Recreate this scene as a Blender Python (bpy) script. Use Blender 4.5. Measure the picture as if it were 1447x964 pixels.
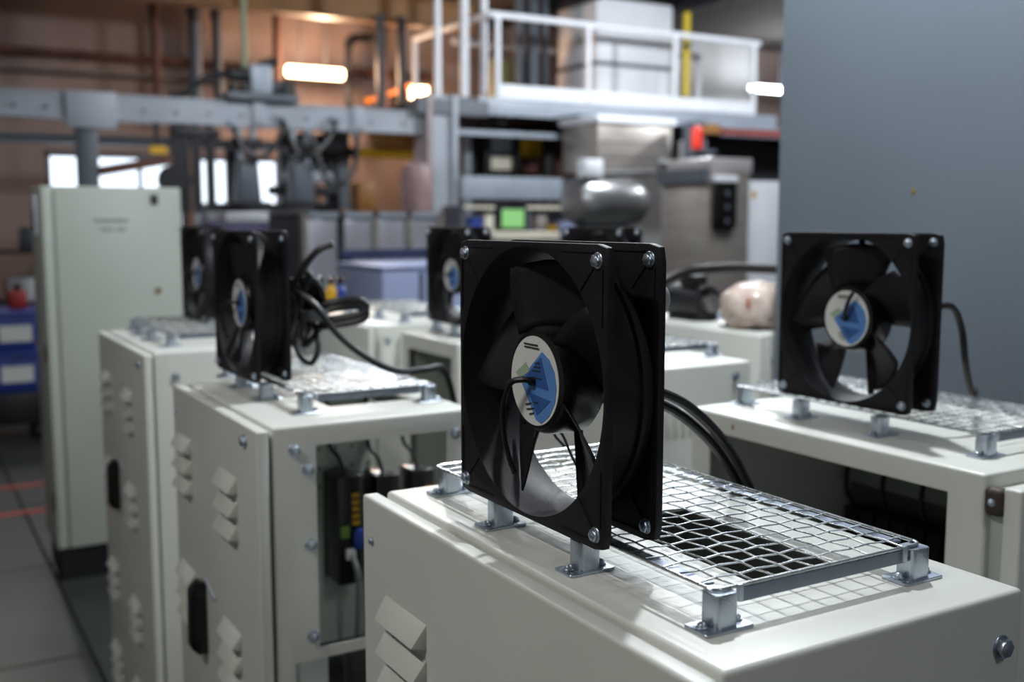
import bpy, bmesh, math, random
from mathutils import Vector, Matrix
random.seed(7)
for o in list(bpy.data.objects): bpy.data.objects.remove(o, do_unlink=True)
SC = bpy.context.scene
COL = SC.collection
R = math.radians

# ------------------------------------------------------------------ camera
# world axes follow the cabinets: X runs away to the right, Y away to the left
FPX, CX, CY, HC = 1500.0, 723.5, 482.0, 1.633
PITCH = math.atan(172 / 1500); YAW = R(30.4)
cd = bpy.data.cameras.new('camera'); cam = bpy.data.objects.new('camera', cd); COL.objects.link(cam)
cam.location = (0, 0, HC); cam.rotation_euler = (math.pi / 2 - PITCH, 0, -YAW)
cd.sensor_width = 36; cd.lens = 36 * FPX / 1447; cd.clip_start = .02; cd.clip_end = 200
cd.dof.use_dof = True; cd.dof.focus_distance = 1.03; cd.dof.aperture_fstop = 3.9; cd.dof.aperture_blades = 7
SC.camera = cam
# ------------------------------------------------------------------ world, exposure
w = bpy.data.worlds.new('world'); SC.world = w; w.use_nodes = True
w.node_tree.nodes['Background'].inputs[0].default_value = (.86, .92, 1, 1)
w.node_tree.nodes['Background'].inputs[1].default_value = 2.6
vs = SC.view_settings; vs.view_transform = 'Standard'; vs.look = 'None'; vs.gamma = 1; vs.use_curve_mapping = False
vs.exposure = 0.0
# key lamp, then fill lamps added out of view: x, y, z, power, colour (each built as a hanging fixture further down)
COOL = (.90, .96, 1.0); NEUT = (1, .97, .92); WARM = (1, .66, .42)
LAMPS = [
    (1.75, 1.75, 3.45, 68, COOL, 'above the right-hand column of fan cabinets', .11),
    (-1.3, .9, 3.45, 36, NEUT, 'above the aisle beside the louvred doors', 0),
    (.9, -1.6, 3.45, 18, COOL, 'behind the nearest fan cabinet', 0),
    (.4, 4.0, 3.7, 17, COOL, 'above the tall cabinet in the aisle', 0),
    (3.3, 4.2, 3.7, 62, COOL, 'above the blue-grey housing', 0),
    (3.2, 8.2, 3.95, 130, COOL, 'in front of the gantry beam', -.12),
    (6.6, 8.0, 4.0, 265, COOL, 'in front of the mezzanine railing', -.12),
    (9.4, 8.0, 4.0, 240, COOL, 'in front of the right end of the mezzanine', -.12),
    (5.4, 4.6, 3.95, 62, COOL, 'in front of the stainless cabinet', 0),
    (.8, 11.6, 4.1, 45, NEUT, 'above the dark shelf unit', 0),
]

# ------------------------------------------------------------------ pixel helper (photo pixel + world plane -> world point)
_Fh = Vector((math.sin(YAW), math.cos(YAW), 0)); _R = Vector((math.cos(YAW), -math.sin(YAW), 0)); _Z = Vector((0, 0, 1))
_F = _Fh * math.cos(PITCH) - _Z * math.sin(PITCH); _U = _Fh * math.sin(PITCH) + _Z * math.cos(PITCH)
def at(px, py, Y):
    d = _F + _R * ((px - CX) / FPX) - _U * ((py - CY) / FPX)
    return Vector((0, 0, HC)) + d * (Y / d.y)

# ------------------------------------------------------------------ materials
def lin(c):
    return tuple(((v / 255) / 12.92 if v / 255 <= .04045 else ((v / 255 + .055) / 1.055) ** 2.4) for v in c) + (1,)
MATS = {}
def mat(name, rgb, rough=.5, metal=0, var=.12, scale=6, bump=0, bscale=200, emit=0, trans=0, spec=.5, rvar=.1, rgb2=None, stretch=None):
    if name in MATS: return MATS[name]
    m = bpy.data.materials.new(name); m.use_nodes = True; nt = m.node_tree; n = nt.nodes; l = nt.links
    b = n['Principled BSDF']; c = lin(rgb)
    b.inputs['Metallic'].default_value = metal; b.inputs['Roughness'].default_value = rough
    b.inputs['Specular IOR Level'].default_value = spec
    tc = n.new('ShaderNodeTexCoord'); src = tc.outputs['Object']
    if stretch:
        mp = n.new('ShaderNodeMapping'); mp.inputs['Scale'].default_value = stretch
        l.new(src, mp.inputs['Vector']); src = mp.outputs['Vector']
    nz = n.new('ShaderNodeTexNoise'); nz.inputs['Scale'].default_value = scale; nz.inputs['Detail'].default_value = 6
    l.new(src, nz.inputs['Vector'])
    rp = n.new('ShaderNodeValToRGB'); rp.color_ramp.elements[0].position = .3; rp.color_ramp.elements[1].position = .7
    c2 = lin(rgb2) if rgb2 else tuple(v * (1 - var) for v in c[:3]) + (1,)
    rp.color_ramp.elements[0].color = c2; rp.color_ramp.elements[1].color = tuple(min(1, v * (1 + var * .4)) for v in c[:3]) + (1,)
    l.new(nz.outputs['Fac'], rp.inputs['Fac']); l.new(rp.outputs['Color'], b.inputs['Base Color'])
    mr = n.new('ShaderNodeMapRange'); mr.inputs['To Min'].default_value = max(0, rough - rvar); mr.inputs['To Max'].default_value = min(1, rough + rvar)
    l.new(nz.outputs['Fac'], mr.inputs['Value']); l.new(mr.outputs['Result'], b.inputs['Roughness'])
    if bump:
        n2 = n.new('ShaderNodeTexNoise'); n2.inputs['Scale'].default_value = bscale; n2.inputs['Detail'].default_value = 2
        l.new(src, n2.inputs['Vector'])
        bp = n.new('ShaderNodeBump'); bp.inputs['Strength'].default_value = bump; bp.inputs['Distance'].default_value = .002
        l.new(n2.outputs['Fac'], bp.inputs['Height']); l.new(bp.outputs['Normal'], b.inputs['Normal'])
    if emit:
        b.inputs['Emission Color'].default_value = c; b.inputs['Emission Strength'].default_value = emit
    if trans: b.inputs['Transmission Weight'].default_value = trans
    MATS[name] = m; return m
CAB = mat('cabinet_paint', (206, 207, 200), .38, 0, .06, 3, .10, 420)
CABIN = mat('cabinet_inside_paint', (176, 184, 172), .5, 0, .1, 4)
BLK = mat('black_plastic', (30, 27, 31), .52, 0, .25, 30, .12, 700, spec=.25)
BLKG = mat('black_gloss_plastic', (16, 15, 18), .3, 0, .2, 12)
RUB = mat('black_cable_rubber', (17, 17, 19), .42, 0, .3, 40)
ZINC = mat('zinc_plate', (190, 200, 212), .30, .92, .16, 40, .05, 300)
WIRE = mat('galvanised_wire', (205, 208, 210), .27, .95, .2, 60)
STRIP = mat('steel_strip', (128, 136, 150), .35, .85, .15, 30)
DARK = mat('dark_steel', (34, 34, 38), .5, .3, .25, 8)
HOLE_SHADE = mat('painted_hole_shade', (20, 21, 18), .8, 0, .3, 9)  # shade inside holes and slots, put in as dark colour
WHT = mat('white_paint', (226, 228, 236), .42, 0, .06, 4)
LBLW = mat('label_white', (226, 226, 222), .35, 0, .05, 30)
LBLB = mat('label_blue', (92, 142, 208), .35, 0, .12, 40)
LBLD = mat('label_dark_blue', (52, 92, 158), .35, 0, .1, 40)
LBLG = mat('label_green', (168, 186, 160), .4, 0, .1, 40)
INK = mat('print_ink', (46, 48, 54), .5, 0, .1, 40)
INKL = mat('faded_print', (140, 142, 138), .5, 0, .1, 40)
YEL = mat('yellow_paint', (206, 158, 20), .45, 0, .2, 5)
RED = mat('red_paint', (190, 42, 28), .45, 0, .2, 6)
ORG = mat('orange_paint', (214, 120, 30), .45, 0, .2, 6)
BLU = mat('blue_plastic', (30, 58, 140), .42, 0, .2, 6)
GRN = mat('green_plastic', (110, 150, 60), .45, 0, .2, 12)
GREY = mat('grey_machine_paint', (150, 158, 170), .45, 0, .15, 3)
GREYD = mat('dark_grey_paint', (82, 88, 98), .5, 0, .18, 3)
BEAM = mat('beam_paint', (156, 162, 172), .5, 0, .2, 2)
BLUGR = mat('blue_grey_paint', (150, 160, 196), .42, 0, .06, 3)
SS = mat('stainless_sheet', (172, 164, 158), .4, .6, .14, 3, stretch=(1, 1, 8))
SSB = mat('stainless_bright', (150, 150, 152), .34, .8, .12, 4)
RUST = mat('rust_brown', (92, 56, 44), .7, 0, .25, 9)
STAIN = mat('rust_stain', (140, 112, 50), .7, 0, .4, 90)
PLINTH = mat('plinth_black', (22, 23, 28), .5, 0, .2, 6)
GLASS = mat('window_glass', (240, 245, 250), .03, 0, 0, 4, trans=1.0, rvar=.0)
WRAP = mat('plastic_wrap', (214, 200, 190), .22, 0, .3, 14, .5, 60, rgb2=(176, 150, 140))
CURT = mat('pink_wrap', (140, 114, 114), .4, 0, .2, 6, .4, 30)
WALLB = mat('wall_plaster', (140, 121, 116), .85, 0, .22, 1.2, .3, 30)
WALLG = mat('wall_grey_paint', (116, 127, 139), .55, 0, .07, 1.6, .12, 260)
WALLP = mat('wall_pale', (176, 172, 170), .8, 0, .12, 1)
CEIL = mat('ceiling_dark', (74, 68, 66), .85, 0, .25, 1.5)
FLOOR = mat('floor_slab', (48, 52, 48), .38, 0, .16, 3, .08, 60)
JOINT = mat('floor_joint', (40, 42, 38), .8, 0, .2, 8)
TUBEW = mat('lamp_tube_warm', (255, 214, 170), .4, emit=14)
TUBEC = mat('lamp_tube_cool', (240, 248, 255), .4, emit=10)
SCRN = mat('screen_green', (140, 200, 128), .3, emit=.35)
CREAM = mat('cream_board', (222, 214, 196), .5, 0, .06, 3)

# ------------------------------------------------------------------ mesh builder
WPOS = {}
class MB:
    def __init__(s): s.v = []; s.f = []
    def add(s, vs, fs):
        b = len(s.v); s.v += [tuple(p) for p in vs]; s.f += [tuple(b + i for i in q) for q in fs]; return s
    def box(s, x0, x1, y0, y1, z0, z1):
        return s.add([(x0, y0, z0), (x1, y0, z0), (x1, y1, z0), (x0, y1, z0), (x0, y0, z1), (x1, y0, z1), (x1, y1, z1), (x0, y1, z1)],
                     [(0, 3, 2, 1), (4, 5, 6, 7), (0, 1, 5, 4), (1, 2, 6, 5), (2, 3, 7, 6), (3, 0, 4, 7)])
    def bar(s, p0, p1, w, h, up=(0, 0, 1)):
        p0 = Vector(p0); p1 = Vector(p1); d = (p1 - p0).normalized(); u = Vector(up)
        a = d.cross(u)
        if a.length < 1e-4: a = d.cross(Vector((1, 0, 0)))
        a.normalize(); u = a.cross(d).normalized(); a *= w / 2; u *= h / 2
        return s.add([p0 - a - u, p0 + a - u, p0 + a + u, p0 - a + u, p1 - a - u, p1 + a - u, p1 + a + u, p1 - a + u],
                     [(0, 1, 2, 3), (7, 6, 5, 4), (0, 4, 5, 1), (1, 5, 6, 2), (2, 6, 7, 3), (3, 7, 4, 0)])
    def tube(s, pts, r, n=8, radii=None, closed=False):
        pts = [Vector(p) for p in pts]; N = len(pts); rings = []
        t0 = (pts[1] - pts[0]).normalized(); a = t0.orthogonal().normalized()
        for i, p in enumerate(pts):
            if closed: t = pts[(i + 1) % N] - pts[i - 1]
            else: t = pts[min(i + 1, N - 1)] - pts[max(i - 1, 0)]
            t.normalize(); a = (a - t * a.dot(t)).normalized(); bb = t.cross(a)
            rr = radii[i] if radii else r
            rings.append([p + a * (math.cos(2 * math.pi * k / n) * rr) + bb * (math.sin(2 * math.pi * k / n) * rr) for k in range(n)])
        vs = [q for g in rings for q in g]; fs = []
        for i in range(N if closed else N - 1):
            j = (i + 1) % N
            for k in range(n): fs.append((i * n + k, i * n + (k + 1) % n, j * n + (k + 1) % n, j * n + k))
        if not closed: fs += [tuple(range(n - 1, -1, -1)), tuple((N - 1) * n + k for k in range(n))]
        return s.add(vs, fs)
    def cyl(s, p0, p1, r, n=16, r1=None): return s.tube([p0, p1], r, n, radii=[r, r if r1 is None else r1])
    def prism(s, poly, axis, a, b):
        def P(u, v, t): return {'x': (t, u, v), 'y': (u, t, v), 'z': (u, v, t)}[axis]
        n = len(poly)
        return s.add([P(u, v, a) for u, v in poly] + [P(u, v, b) for u, v in poly],
                     [tuple(range(n)), tuple(range(2 * n - 1, n - 1, -1))] + [(i, i + n, (i + 1) % n + n, (i + 1) % n) for i in range(n)])
    def lathe(s, prof, c=(0, 0, 0), axis='x', n=48, loop=False):
        vs = []; fs = []; m = len(prof)
        for k in range(n):
            t = 2 * math.pi * k / n; ca, sa = math.cos(t), math.sin(t)
            for r, x in prof:
                q = {'x': (x, r * ca, r * sa), 'z': (r * ca, r * sa, x), 'y': (r * ca, x, r * sa)}[axis]
                vs.append((c[0] + q[0], c[1] + q[1], c[2] + q[2]))
        for k in range(n):
            j = (k + 1) % n
            for i in range(m if loop else m - 1):
                i2 = (i + 1) % m
                fs.append((k * m + i, k * m + i2, j * m + i2, j * m + i))
        return s.add(vs, fs)
    def mesh(s, name, m, bevel=0, segs=2, smooth=True, off=Vector((0, 0, 0)), ang=35):
        bm = bmesh.new(); vv = [bm.verts.new(Vector(p) - off) for p in s.v]
        for f in s.f:
            try: bm.faces.new([vv[i] for i in f])
            except ValueError: pass
        bmesh.ops.remove_doubles(bm, verts=bm.verts, dist=1e-6)
        bmesh.ops.recalc_face_normals(bm, faces=bm.faces)
        if bevel:
            es = [e for e in bm.edges if len(e.link_faces) == 2 and e.calc_face_angle(0) > R(30)]
            bmesh.ops.bevel(bm, geom=es, offset=bevel, segments=segs, affect='EDGES', profile=.5, clamp_overlap=True)
        me = bpy.data.meshes.new(name); bm.to_mesh(me); bm.free()
        if smooth:
            for p in me.polygons: p.use_smooth = True
            me.set_sharp_from_angle(angle=R(ang))
        me.materials.append(m); return me
    def build(s, name, m, parent=None, bevel=0, segs=2, smooth=True, ang=35):
        if parent is not None: off = WPOS[parent.name]
        else:
            xs, ys, zs = zip(*s.v); off = Vector(((min(xs) + max(xs)) / 2, (min(ys) + max(ys)) / 2, min(zs)))
        o = bpy.data.objects.new(name, s.mesh(name, m, bevel, segs, smooth, off, ang)); COL.objects.link(o)
        if parent is not None: o.parent = parent
        else: o.location = off
        WPOS[o.name] = off.copy(); return o
def place(name, me, parent, loc, rot=None):
    o = bpy.data.objects.new(name, me); COL.objects.link(o); o.parent = parent
    o.location = Vector(loc) - WPOS[parent.name]
    if rot: o.rotation_euler = rot
    WPOS[o.name] = WPOS[parent.name].copy(); return o
def tag(o, label, cat=None, group=None, kind=None):
    if label: o['label'] = label
    if cat: o['category'] = cat
    if group: o['group'] = group
    if kind: o['kind'] = kind
    return o
def thing(name, label, cat, loc, group=None):
    o = bpy.data.objects.new(name, None); COL.objects.link(o); o.location = loc; o.empty_display_size = .05
    WPOS[o.name] = Vector(loc); return tag(o, label, cat, group)
def struct(o): o['kind'] = 'structure'; return o
def copy_tree(o, parent=None):
    c = o.copy(); COL.objects.link(c); c.parent = parent
    for ch in list(o.children): copy_tree(ch, c)
    return c
def cut(o, boxes):
    """boolean-subtract boxes (world coordinates) from a part and keep the plain result"""
    off = WPOS[o.name]; tmp = []
    for b in boxes:
        me = MB().box(*b).mesh('cutter', CAB, smooth=False, off=off); c = bpy.data.objects.new('cutter', me); COL.objects.link(c)
        c.matrix_world = o.matrix_world.copy() if o.parent is None else Matrix.Translation((0, 0, 0))
        c.parent = o.parent
        if o.parent is None: c.location = o.location
        md = o.modifiers.new('b', 'BOOLEAN'); md.operation = 'DIFFERENCE'; md.object = c; md.solver = 'EXACT'; tmp.append(c)
    bpy.context.view_layer.update()
    dg = bpy.context.evaluated_depsgraph_get(); nm = bpy.data.meshes.new_from_object(o.evaluated_get(dg))
    o.modifiers.clear(); old = o.data; o.data = nm; nm.name = old.name
    for c in tmp: bpy.data.objects.remove(c, do_unlink=True)
    for p in nm.polygons: p.use_smooth = True
    nm.set_sharp_from_angle(angle=R(35))
def spline(pts, n=8):
    P = [Vector(p) for p in pts]; P = [P[0] * 2 - P[1]] + P + [P[-1] * 2 - P[-2]]; out = []
    for i in range(1, len(P) - 2):
        for k in range(n):
            t = k / n; a, b, c, d = P[i - 1:i + 3]
            out.append(.5 * ((2 * b) + (c - a) * t + (2 * a - 5 * b + 4 * c - d) * t * t + (3 * b - a - 3 * c + d) * t ** 3))
    out.append(P[-2]); return out
def rrect(w, h, r, n=4):
    out = []
    for cx, cy, a0 in ((w / 2 - r, h / 2 - r, 0), (-w / 2 + r, h / 2 - r, 90), (-w / 2 + r, -h / 2 + r, 180), (w / 2 - r, -h / 2 + r, 270)):
        for k in range(n + 1):
            a = R(a0 + 90 * k / n); out.append((cx + r * math.cos(a), cy + r * math.sin(a)))
    return out
# shared small parts (axis along -X for bolts; rotate as needed)
def bolt_mesh(r=.006, h=.005, name='bolt', m=None):
    b = MB(); b.lathe([(0, .0005), (r * 1.25, .0005), (r * 1.25, -.0012), (r * .2, -.0012)], n=16)
    hexp = [(r * math.cos(R(60 * k)), r * math.sin(R(60 * k))) for k in range(6)]; b.prism(hexp, 'x', -.001, -h)
    b.lathe([(r * .8, -h), (r * .5, -h - .0012), (0, -h - .0015)], n=12)
    return b.mesh(name, m or ZINC, bevel=.0004, segs=1)
BOLT = bolt_mesh(); BOLT_S = bolt_mesh(.0042, .0035, 'small_bolt'); BOLT_L = bolt_mesh(.009, .008, 'large_bolt')
ROT_MY = (0, 0, R(90)); ROT_Z = (0, R(90), 0)     # head towards -Y, head towards +Z

# ------------------------------------------------------------------ the hall
GRIDX = [-4.2, -3.02, -1.82, -.62, .58, 1.78, 2.98, 4.18, 7, 11, 15]
fl = struct(MB().box(-4.2, 15, -4.2, 14.2, -.2, -.012).build('floor', JOINT))
slab_cache = {}
ys = [-4.2, -1.86, -.66, .54, 1.74, 2.94, 4.14, 5.34, 6.54, 7.74, 8.94, 11, 14.2]
for i in range(len(GRIDX) - 1):
    for j in range(len(ys) - 1):
        dx, dy = round(GRIDX[i + 1] - GRIDX[i], 3), round(ys[j + 1] - ys[j], 3)
        if (dx, dy) not in slab_cache:
            slab_cache[(dx, dy)] = MB().box(.006, dx - .006, .006, dy - .006, -.012, 0).mesh('slab', FLOOR, bevel=.002, segs=1)
        place('slab', slab_cache[(dx, dy)], fl, (GRIDX[i], ys[j], 0))
struct(MB().box(-4.2, 15, -4.2, 14.2, 4.53, 4.73).build('ceiling', CEIL))
wb = struct(MB().box(-4.2, 15, 14, 14.2, 0, 4.53).build('wall_back', WALLB))
cut(wb, [(1.70, 3.36, 13.5, 14.7, 1.2, 2.45), (3.46, 5.15, 13.5, 14.7, 1.2, 2.45)])
struct(MB().box(-4.4, -4.2, -4.2, 14.2, 0, 4.53).build('wall_left', WALLP))
struct(MB().box(-4.2, 15, -4.4, -4.2, 0, 4.53).build('wall_front', WALLP))
struct(MB().box(15, 15.2, -4.2, 14.2, 0, 4.53).build('wall_far_right', WALLP))
wr = struct(MB().box(2.15, 2.29, -1.6, 2.20, 0, 4.53).build('wall_right', WALLG, bevel=.004))
bl = MB().lathe([(0, -.0008), (.006, -.0008), (.008, 0)], n=9).mesh('stain', STAIN)
s_ = place('stain', bl, wr, (2.1496, 1.745, 1.70), (R(20), 0, 0)); s_.scale = (1, .8, 1.3)
for i, (x0, x1) in enumerate(((1.70, 3.36), (3.46, 5.15))):
    f = MB(); z0, z1 = 1.2, 2.45
    f.box(x0, x1, 14.02, 14.1, z0, z0 + .06).box(x0, x1, 14.02, 14.1, z1 - .06, z1).box(x0, x0 + .06, 14.02, 14.1, z0, z1).box(x1 - .06, x1, 14.02, 14.1, z0, z1)
    for k in (1, 2): f.box(x0 + (x1 - x0) * k / 3 - .025, x0 + (x1 - x0) * k / 3 + .025, 14.03, 14.09, z0, z1)
    wn = struct(f.build('window_%d' % (i + 1), GREYD))
    for k in range(3):
        MB().box(x0 + (x1 - x0) * k / 3 + .03, x0 + (x1 - x0) * (k + 1) / 3 - .03, 14.055, 14.061, z0 + .06, z1 - .06).build('pane', GLASS, wn)
    MB().box(x0 - .04, x1 + .04, 13.9, 14.02, z0 - .05, z0).build('window_sill', WALLP, wn)
# vertical panel strips on the far right wall behind the mezzanine
t1 = struct(MB().box(9.9, 12.6, 13.6, 14, 0, 4.53).build('trim_1', mat('pale_grey_pier', (190, 190, 192), .7, 0, .1, 1))) 

# ------------------------------------------------------------------ lamps
def unseen_lamp(i, x, y, z, power, col, where, small=0):
    if small > 0:      # compact high-bay lamp
        t = thing('high_bay_lamp', 'bell-shaped high-bay lamp ' + where, 'lamp', (x, y, z), 'hall lamps')
        MB().lathe([(.02, .22), (.06, .2), (.08, .1), (.2, -.03), (.205, -.03), (.09, .11), (.07, .215), (.0, .235)], (x, y, z), 'z', 32).build('shade', GREYD, t)
        MB().lathe([(0, -.02), (.04, -.01), (.05, .03), (.03, .08), (0, .09)], (x, y, z), 'z', 20).build('bulb', TUBEC, t)
        MB().cyl((x, y, z + .23), (x, y, 4.53), .008, 6).build('rod', GREYD, t)
    else:  # fill fixtures added to brighten what the key lamp leaves dark
        t = thing('unseen_lamp', 'added twin-tube fill lamp hanging unseen ' + where, 'lamp', (x, y, z), 'hall lamps')
        MB().prism([(x - .11, z), (x - .06, z + .06), (x + .06, z + .06), (x + .11, z)], 'y', y - .65, y + .65).build('housing', WHT, t)
        for s in (-.05, .05): MB().cyl((x + s, y - .6, z - .02), (x + s, y + .6, z - .02), .013, 12).build('tube', TUBEC, t)
        for s in (-.5, .5): MB().cyl((x, y + s, z + .06), (x, y + s, 4.53), .006, 6).build('rod', GREYD, t)
    ld = bpy.data.lights.new('lamp_light', 'POINT' if small < 0 else 'AREA'); ld.energy = power; ld.color = col
    if small < 0: ld.shadow_soft_size = -small      # bare tubes: light all round
    elif small: ld.shape = 'DISK'; ld.size = small
    else: ld.shape = 'RECTANGLE'; ld.size = .14; ld.size_y = 1.2
    lo = bpy.data.objects.new('lamp_light', ld); COL.objects.link(lo); lo.parent = t; lo.location = (0, 0, -.045 if small >= 0 else -.18)
for i, a in enumerate(LAMPS): unseen_lamp(i, *a)

# ------------------------------------------------------------------ fan (proto at origin: x 0 front .. .08 rear, y -.14 .14, z 0 .28)
FC = (0, 0, .14)
def flange(x0, x1, rh):
    n = 96; b = MB(); vs = []; S = .14; rc = .010
    for k in range(n):
        a = 2 * math.pi * k / n; ca, sa = math.cos(a), math.sin(a)
        t = S / max(abs(ca), abs(sa)); p = Vector((ca * t, sa * t)); c = Vector((math.copysign(S - rc, p.x), math.copysign(S - rc, p.y)))
        if abs(p.x) > S - rc and abs(p.y) > S - rc:
            d = Vector((ca, sa)); B = d.dot(c); tt = B + math.sqrt(max(0, B * B - c.length_squared + rc * rc)); p = d * tt
        vs += [(x0, p.x, p.y + .14), (x1, p.x, p.y + .14), (x1, ca * rh, sa * rh + .14), (x0, ca * rh, sa * rh + .14)]
    fs = []
    for k in range(n):
        j = (k + 1) % n
        for i in range(4): fs.append((k * 4 + i, k * 4 + (i + 1) % 4, j * 4 + (i + 1) % 4, j * 4 + i))
    return b.add(vs, fs)
def disc_poly(pts, x0, x1, rad=.0455):        # label artwork: n.x -> -Y, n.y -> Z
    return MB().prism([(-u * rad, v * rad + .14) for u, v in pts], 'x', x0, x1)
def make_fan(idx, wire, label, rear=True):
    t = thing('axial_fan', label, 'fan', (0, 0, 0), 'square black axial fans on the cabinets')
    ff = flange(0, .0095, .1352).build('front_flange', BLK, t, bevel=.0012, segs=2)
    flange(.0705, .08, .131).build('rear_flange', BLK, t, bevel=.0012, segs=2)
    MB().lathe([(.1352, .002), (.1335, .014), (.129, .028), (.1275, .045), (.129, .066), (.131, .078), (.134, .078), (.1345, .062), (.1372, .060), (.1372, .054), (.133, .052), (.1335, .03), (.1385, .012), (.1385, .004)], FC, n=96, loop=True).build('barrel', BLK, t)
    for sy in (-1, 1):
        for sz in (-1, 1):
            place('flange_bolt', BOLT, t, (0, sy * .1255, .14 + sz * .1255))
            place('flange_bolt', BOLT, t, (.0705, sy * .1255, .14 + sz * .1255))
            for x in (-.0008, .0697):
                MB().bar((x, sy * .119, .14 + sz * .119), (x, sy * .0975, .14 + sz * .0975), .0016, .0016, (1, 0, 0)).build('corner_rib', BLK, ff)
                MB().bar((x, sy * .133, .14 + sz * .066), (x, sy * .133, .14 + sz * .118), .0014, .0016, (1, 0, 0)).build('corner_rib', BLK, ff)
                MB().bar((x, sy * .066, .14 + sz * .133), (x, sy * .118, .14 + sz * .133), .0014, .0016, (1, 0, 0)).build('corner_rib', BLK, ff)
    hub = MB().lathe([(0, .014), (.0465, .014), (.051, .0165), (.0545, .024), (.0555, .034), (.0555, .068), (.05, .076), (0, .076)], FC, n=64).build('hub', BLKG, t)
    lb = MB().prism([(.0455 * math.cos(R(6 * k)), .0455 * math.sin(R(6 * k)) + .14) for k in range(60)], 'x', .0132, .0142).build('hub_label', LBLW, t)
    tag(lb, 'round white and blue paper label on the hub')
    disc_poly([(-.58, -.04), (.33, .68), (.62, .54), (.84, .28), (.92, -.05), (.86, -.38), (.62, -.72), (.30, -.92), (.08, -.86)], .0126, .0134).build('label_print', LBLB, lb)
    disc_poly([(-.40, .02), (.30, .56), (.62, -.14), (-.10, -.12)], .0122, .0128).build('label_print', LBLD, lb)
    disc_poly([(-.22, -.28), (.70, -.36), (.14, -.76)], .0122, .0128).build('label_print', LBLD, lb)
    disc_poly([(-.78, .10), (-.34, .38), (-.18, .20), (-.60, -.02)], .0122, .0130).build('label_print', LBLG, lb)
    for u0, u1, v, s in ((-.42, .16, .82, .0), (-.40, .22, .75, .0), (.06, .26, .42, .05), (.02, .30, .33, .05), (-.04, .28, .24, .05), (-.06, .34, .08, .05), (.0, .2, -.46, 0), (-.34, -.1, -.56, .2), (-.3, .02, -.66, .2), (-.18, .02, -.76, .2)):
        disc_poly([(u0, v), (u1, v + s * .3), (u1, v - .032 + s * .3), (u0, v - .032)], .0118, .0124).build('label_text', INK, lb)
    nb = 5
    for k in range(nb):
        g = MB(); vs = []; fs = []; nr, nc = 9, 7
        for i in range(nr):
            r = .054 + (.122 - .054) * i / (nr - 1); ch = .084 + .040 * i / (nr - 1); pt = R(44 - 16 * i / (nr - 1))
            for j in range(nc):
                q = j / (nc - 1) - .5; x = .044 + q * ch * math.sin(pt) + .004 * (1 - 4 * q * q)
                a = R(-58 + 72 * k) + q * ch * math.cos(pt) / r + .10 * (i / (nr - 1)) ** 2
                vs.append((x, r * math.cos(a), r * math.sin(a) + .14))
        for i in range(nr - 1):
            for j in range(nc - 1): fs.append((i * nc + j, i * nc + j + 1, (i + 1) * nc + j + 1, (i + 1) * nc + j))
        bo = g.add(vs, fs).build('blade', BLK, t); md = bo.modifiers.new('thick', 'SOLIDIFY'); md.thickness = .0022; md.offset = 0
    for a in (-96, -12, 82, 168):
        c, s = math.cos(R(a)), math.sin(R(a))
        MB().bar((.074, c * .045, .14 + s * .045), (.074, c * .132, .14 + s * .132), .011, .006, (1, 0, 0)).build('strut', BLK, t, bevel=.001)
    w_ = MB().tube(spline(wire, 8), .0032, 8).build('lead_wire', RUB, t)
    MB().cyl((.0146, 0, .14), (.006, 0, .14), .0042, 10).build('wire_grommet', BLKG, w_)
    if rear:
        cp = MB().lathe([(0, .078), (.0165, .078), (.0165, .106), (.0145, .112), (.0, .1135)], (0, -.099, .226), n=28).build('capacitor', mat('capacitor_grey', (168, 170, 174), .4), t)
        MB().bar((.081, -.099, .226), (.081, -.03, .17), .012, .003, (1, 0, 0)).build('bracket', ZINC, cp)
    K = .825; done = set()
    for o in t.children_recursive:
        if o.data is BOLT: o.location.x *= K
        elif o.data.name not in done: done.add(o.data.name); o.data.transform(Matrix.Scale(K, 4, (1, 0, 0)))
    return t
Wdown = [(.012, 0, .14), (.0, .008, .141), (-.008, .018, .136), (-.007, .034, .112), (.002, .046, .080), (.010, .046, .052), (.014, .040, .036)]
Wup = [(.012, 0, .14), (.0, -.006, .150), (-.004, -.016, .170), (-.002, -.024, .184)]
Wleft = [(.012, 0, .14), (-.004, .014, .142), (-.014, .03, .138), (-.014, .050, .118), (-.004, .062, .090), (.004, .060, .066)]

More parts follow.
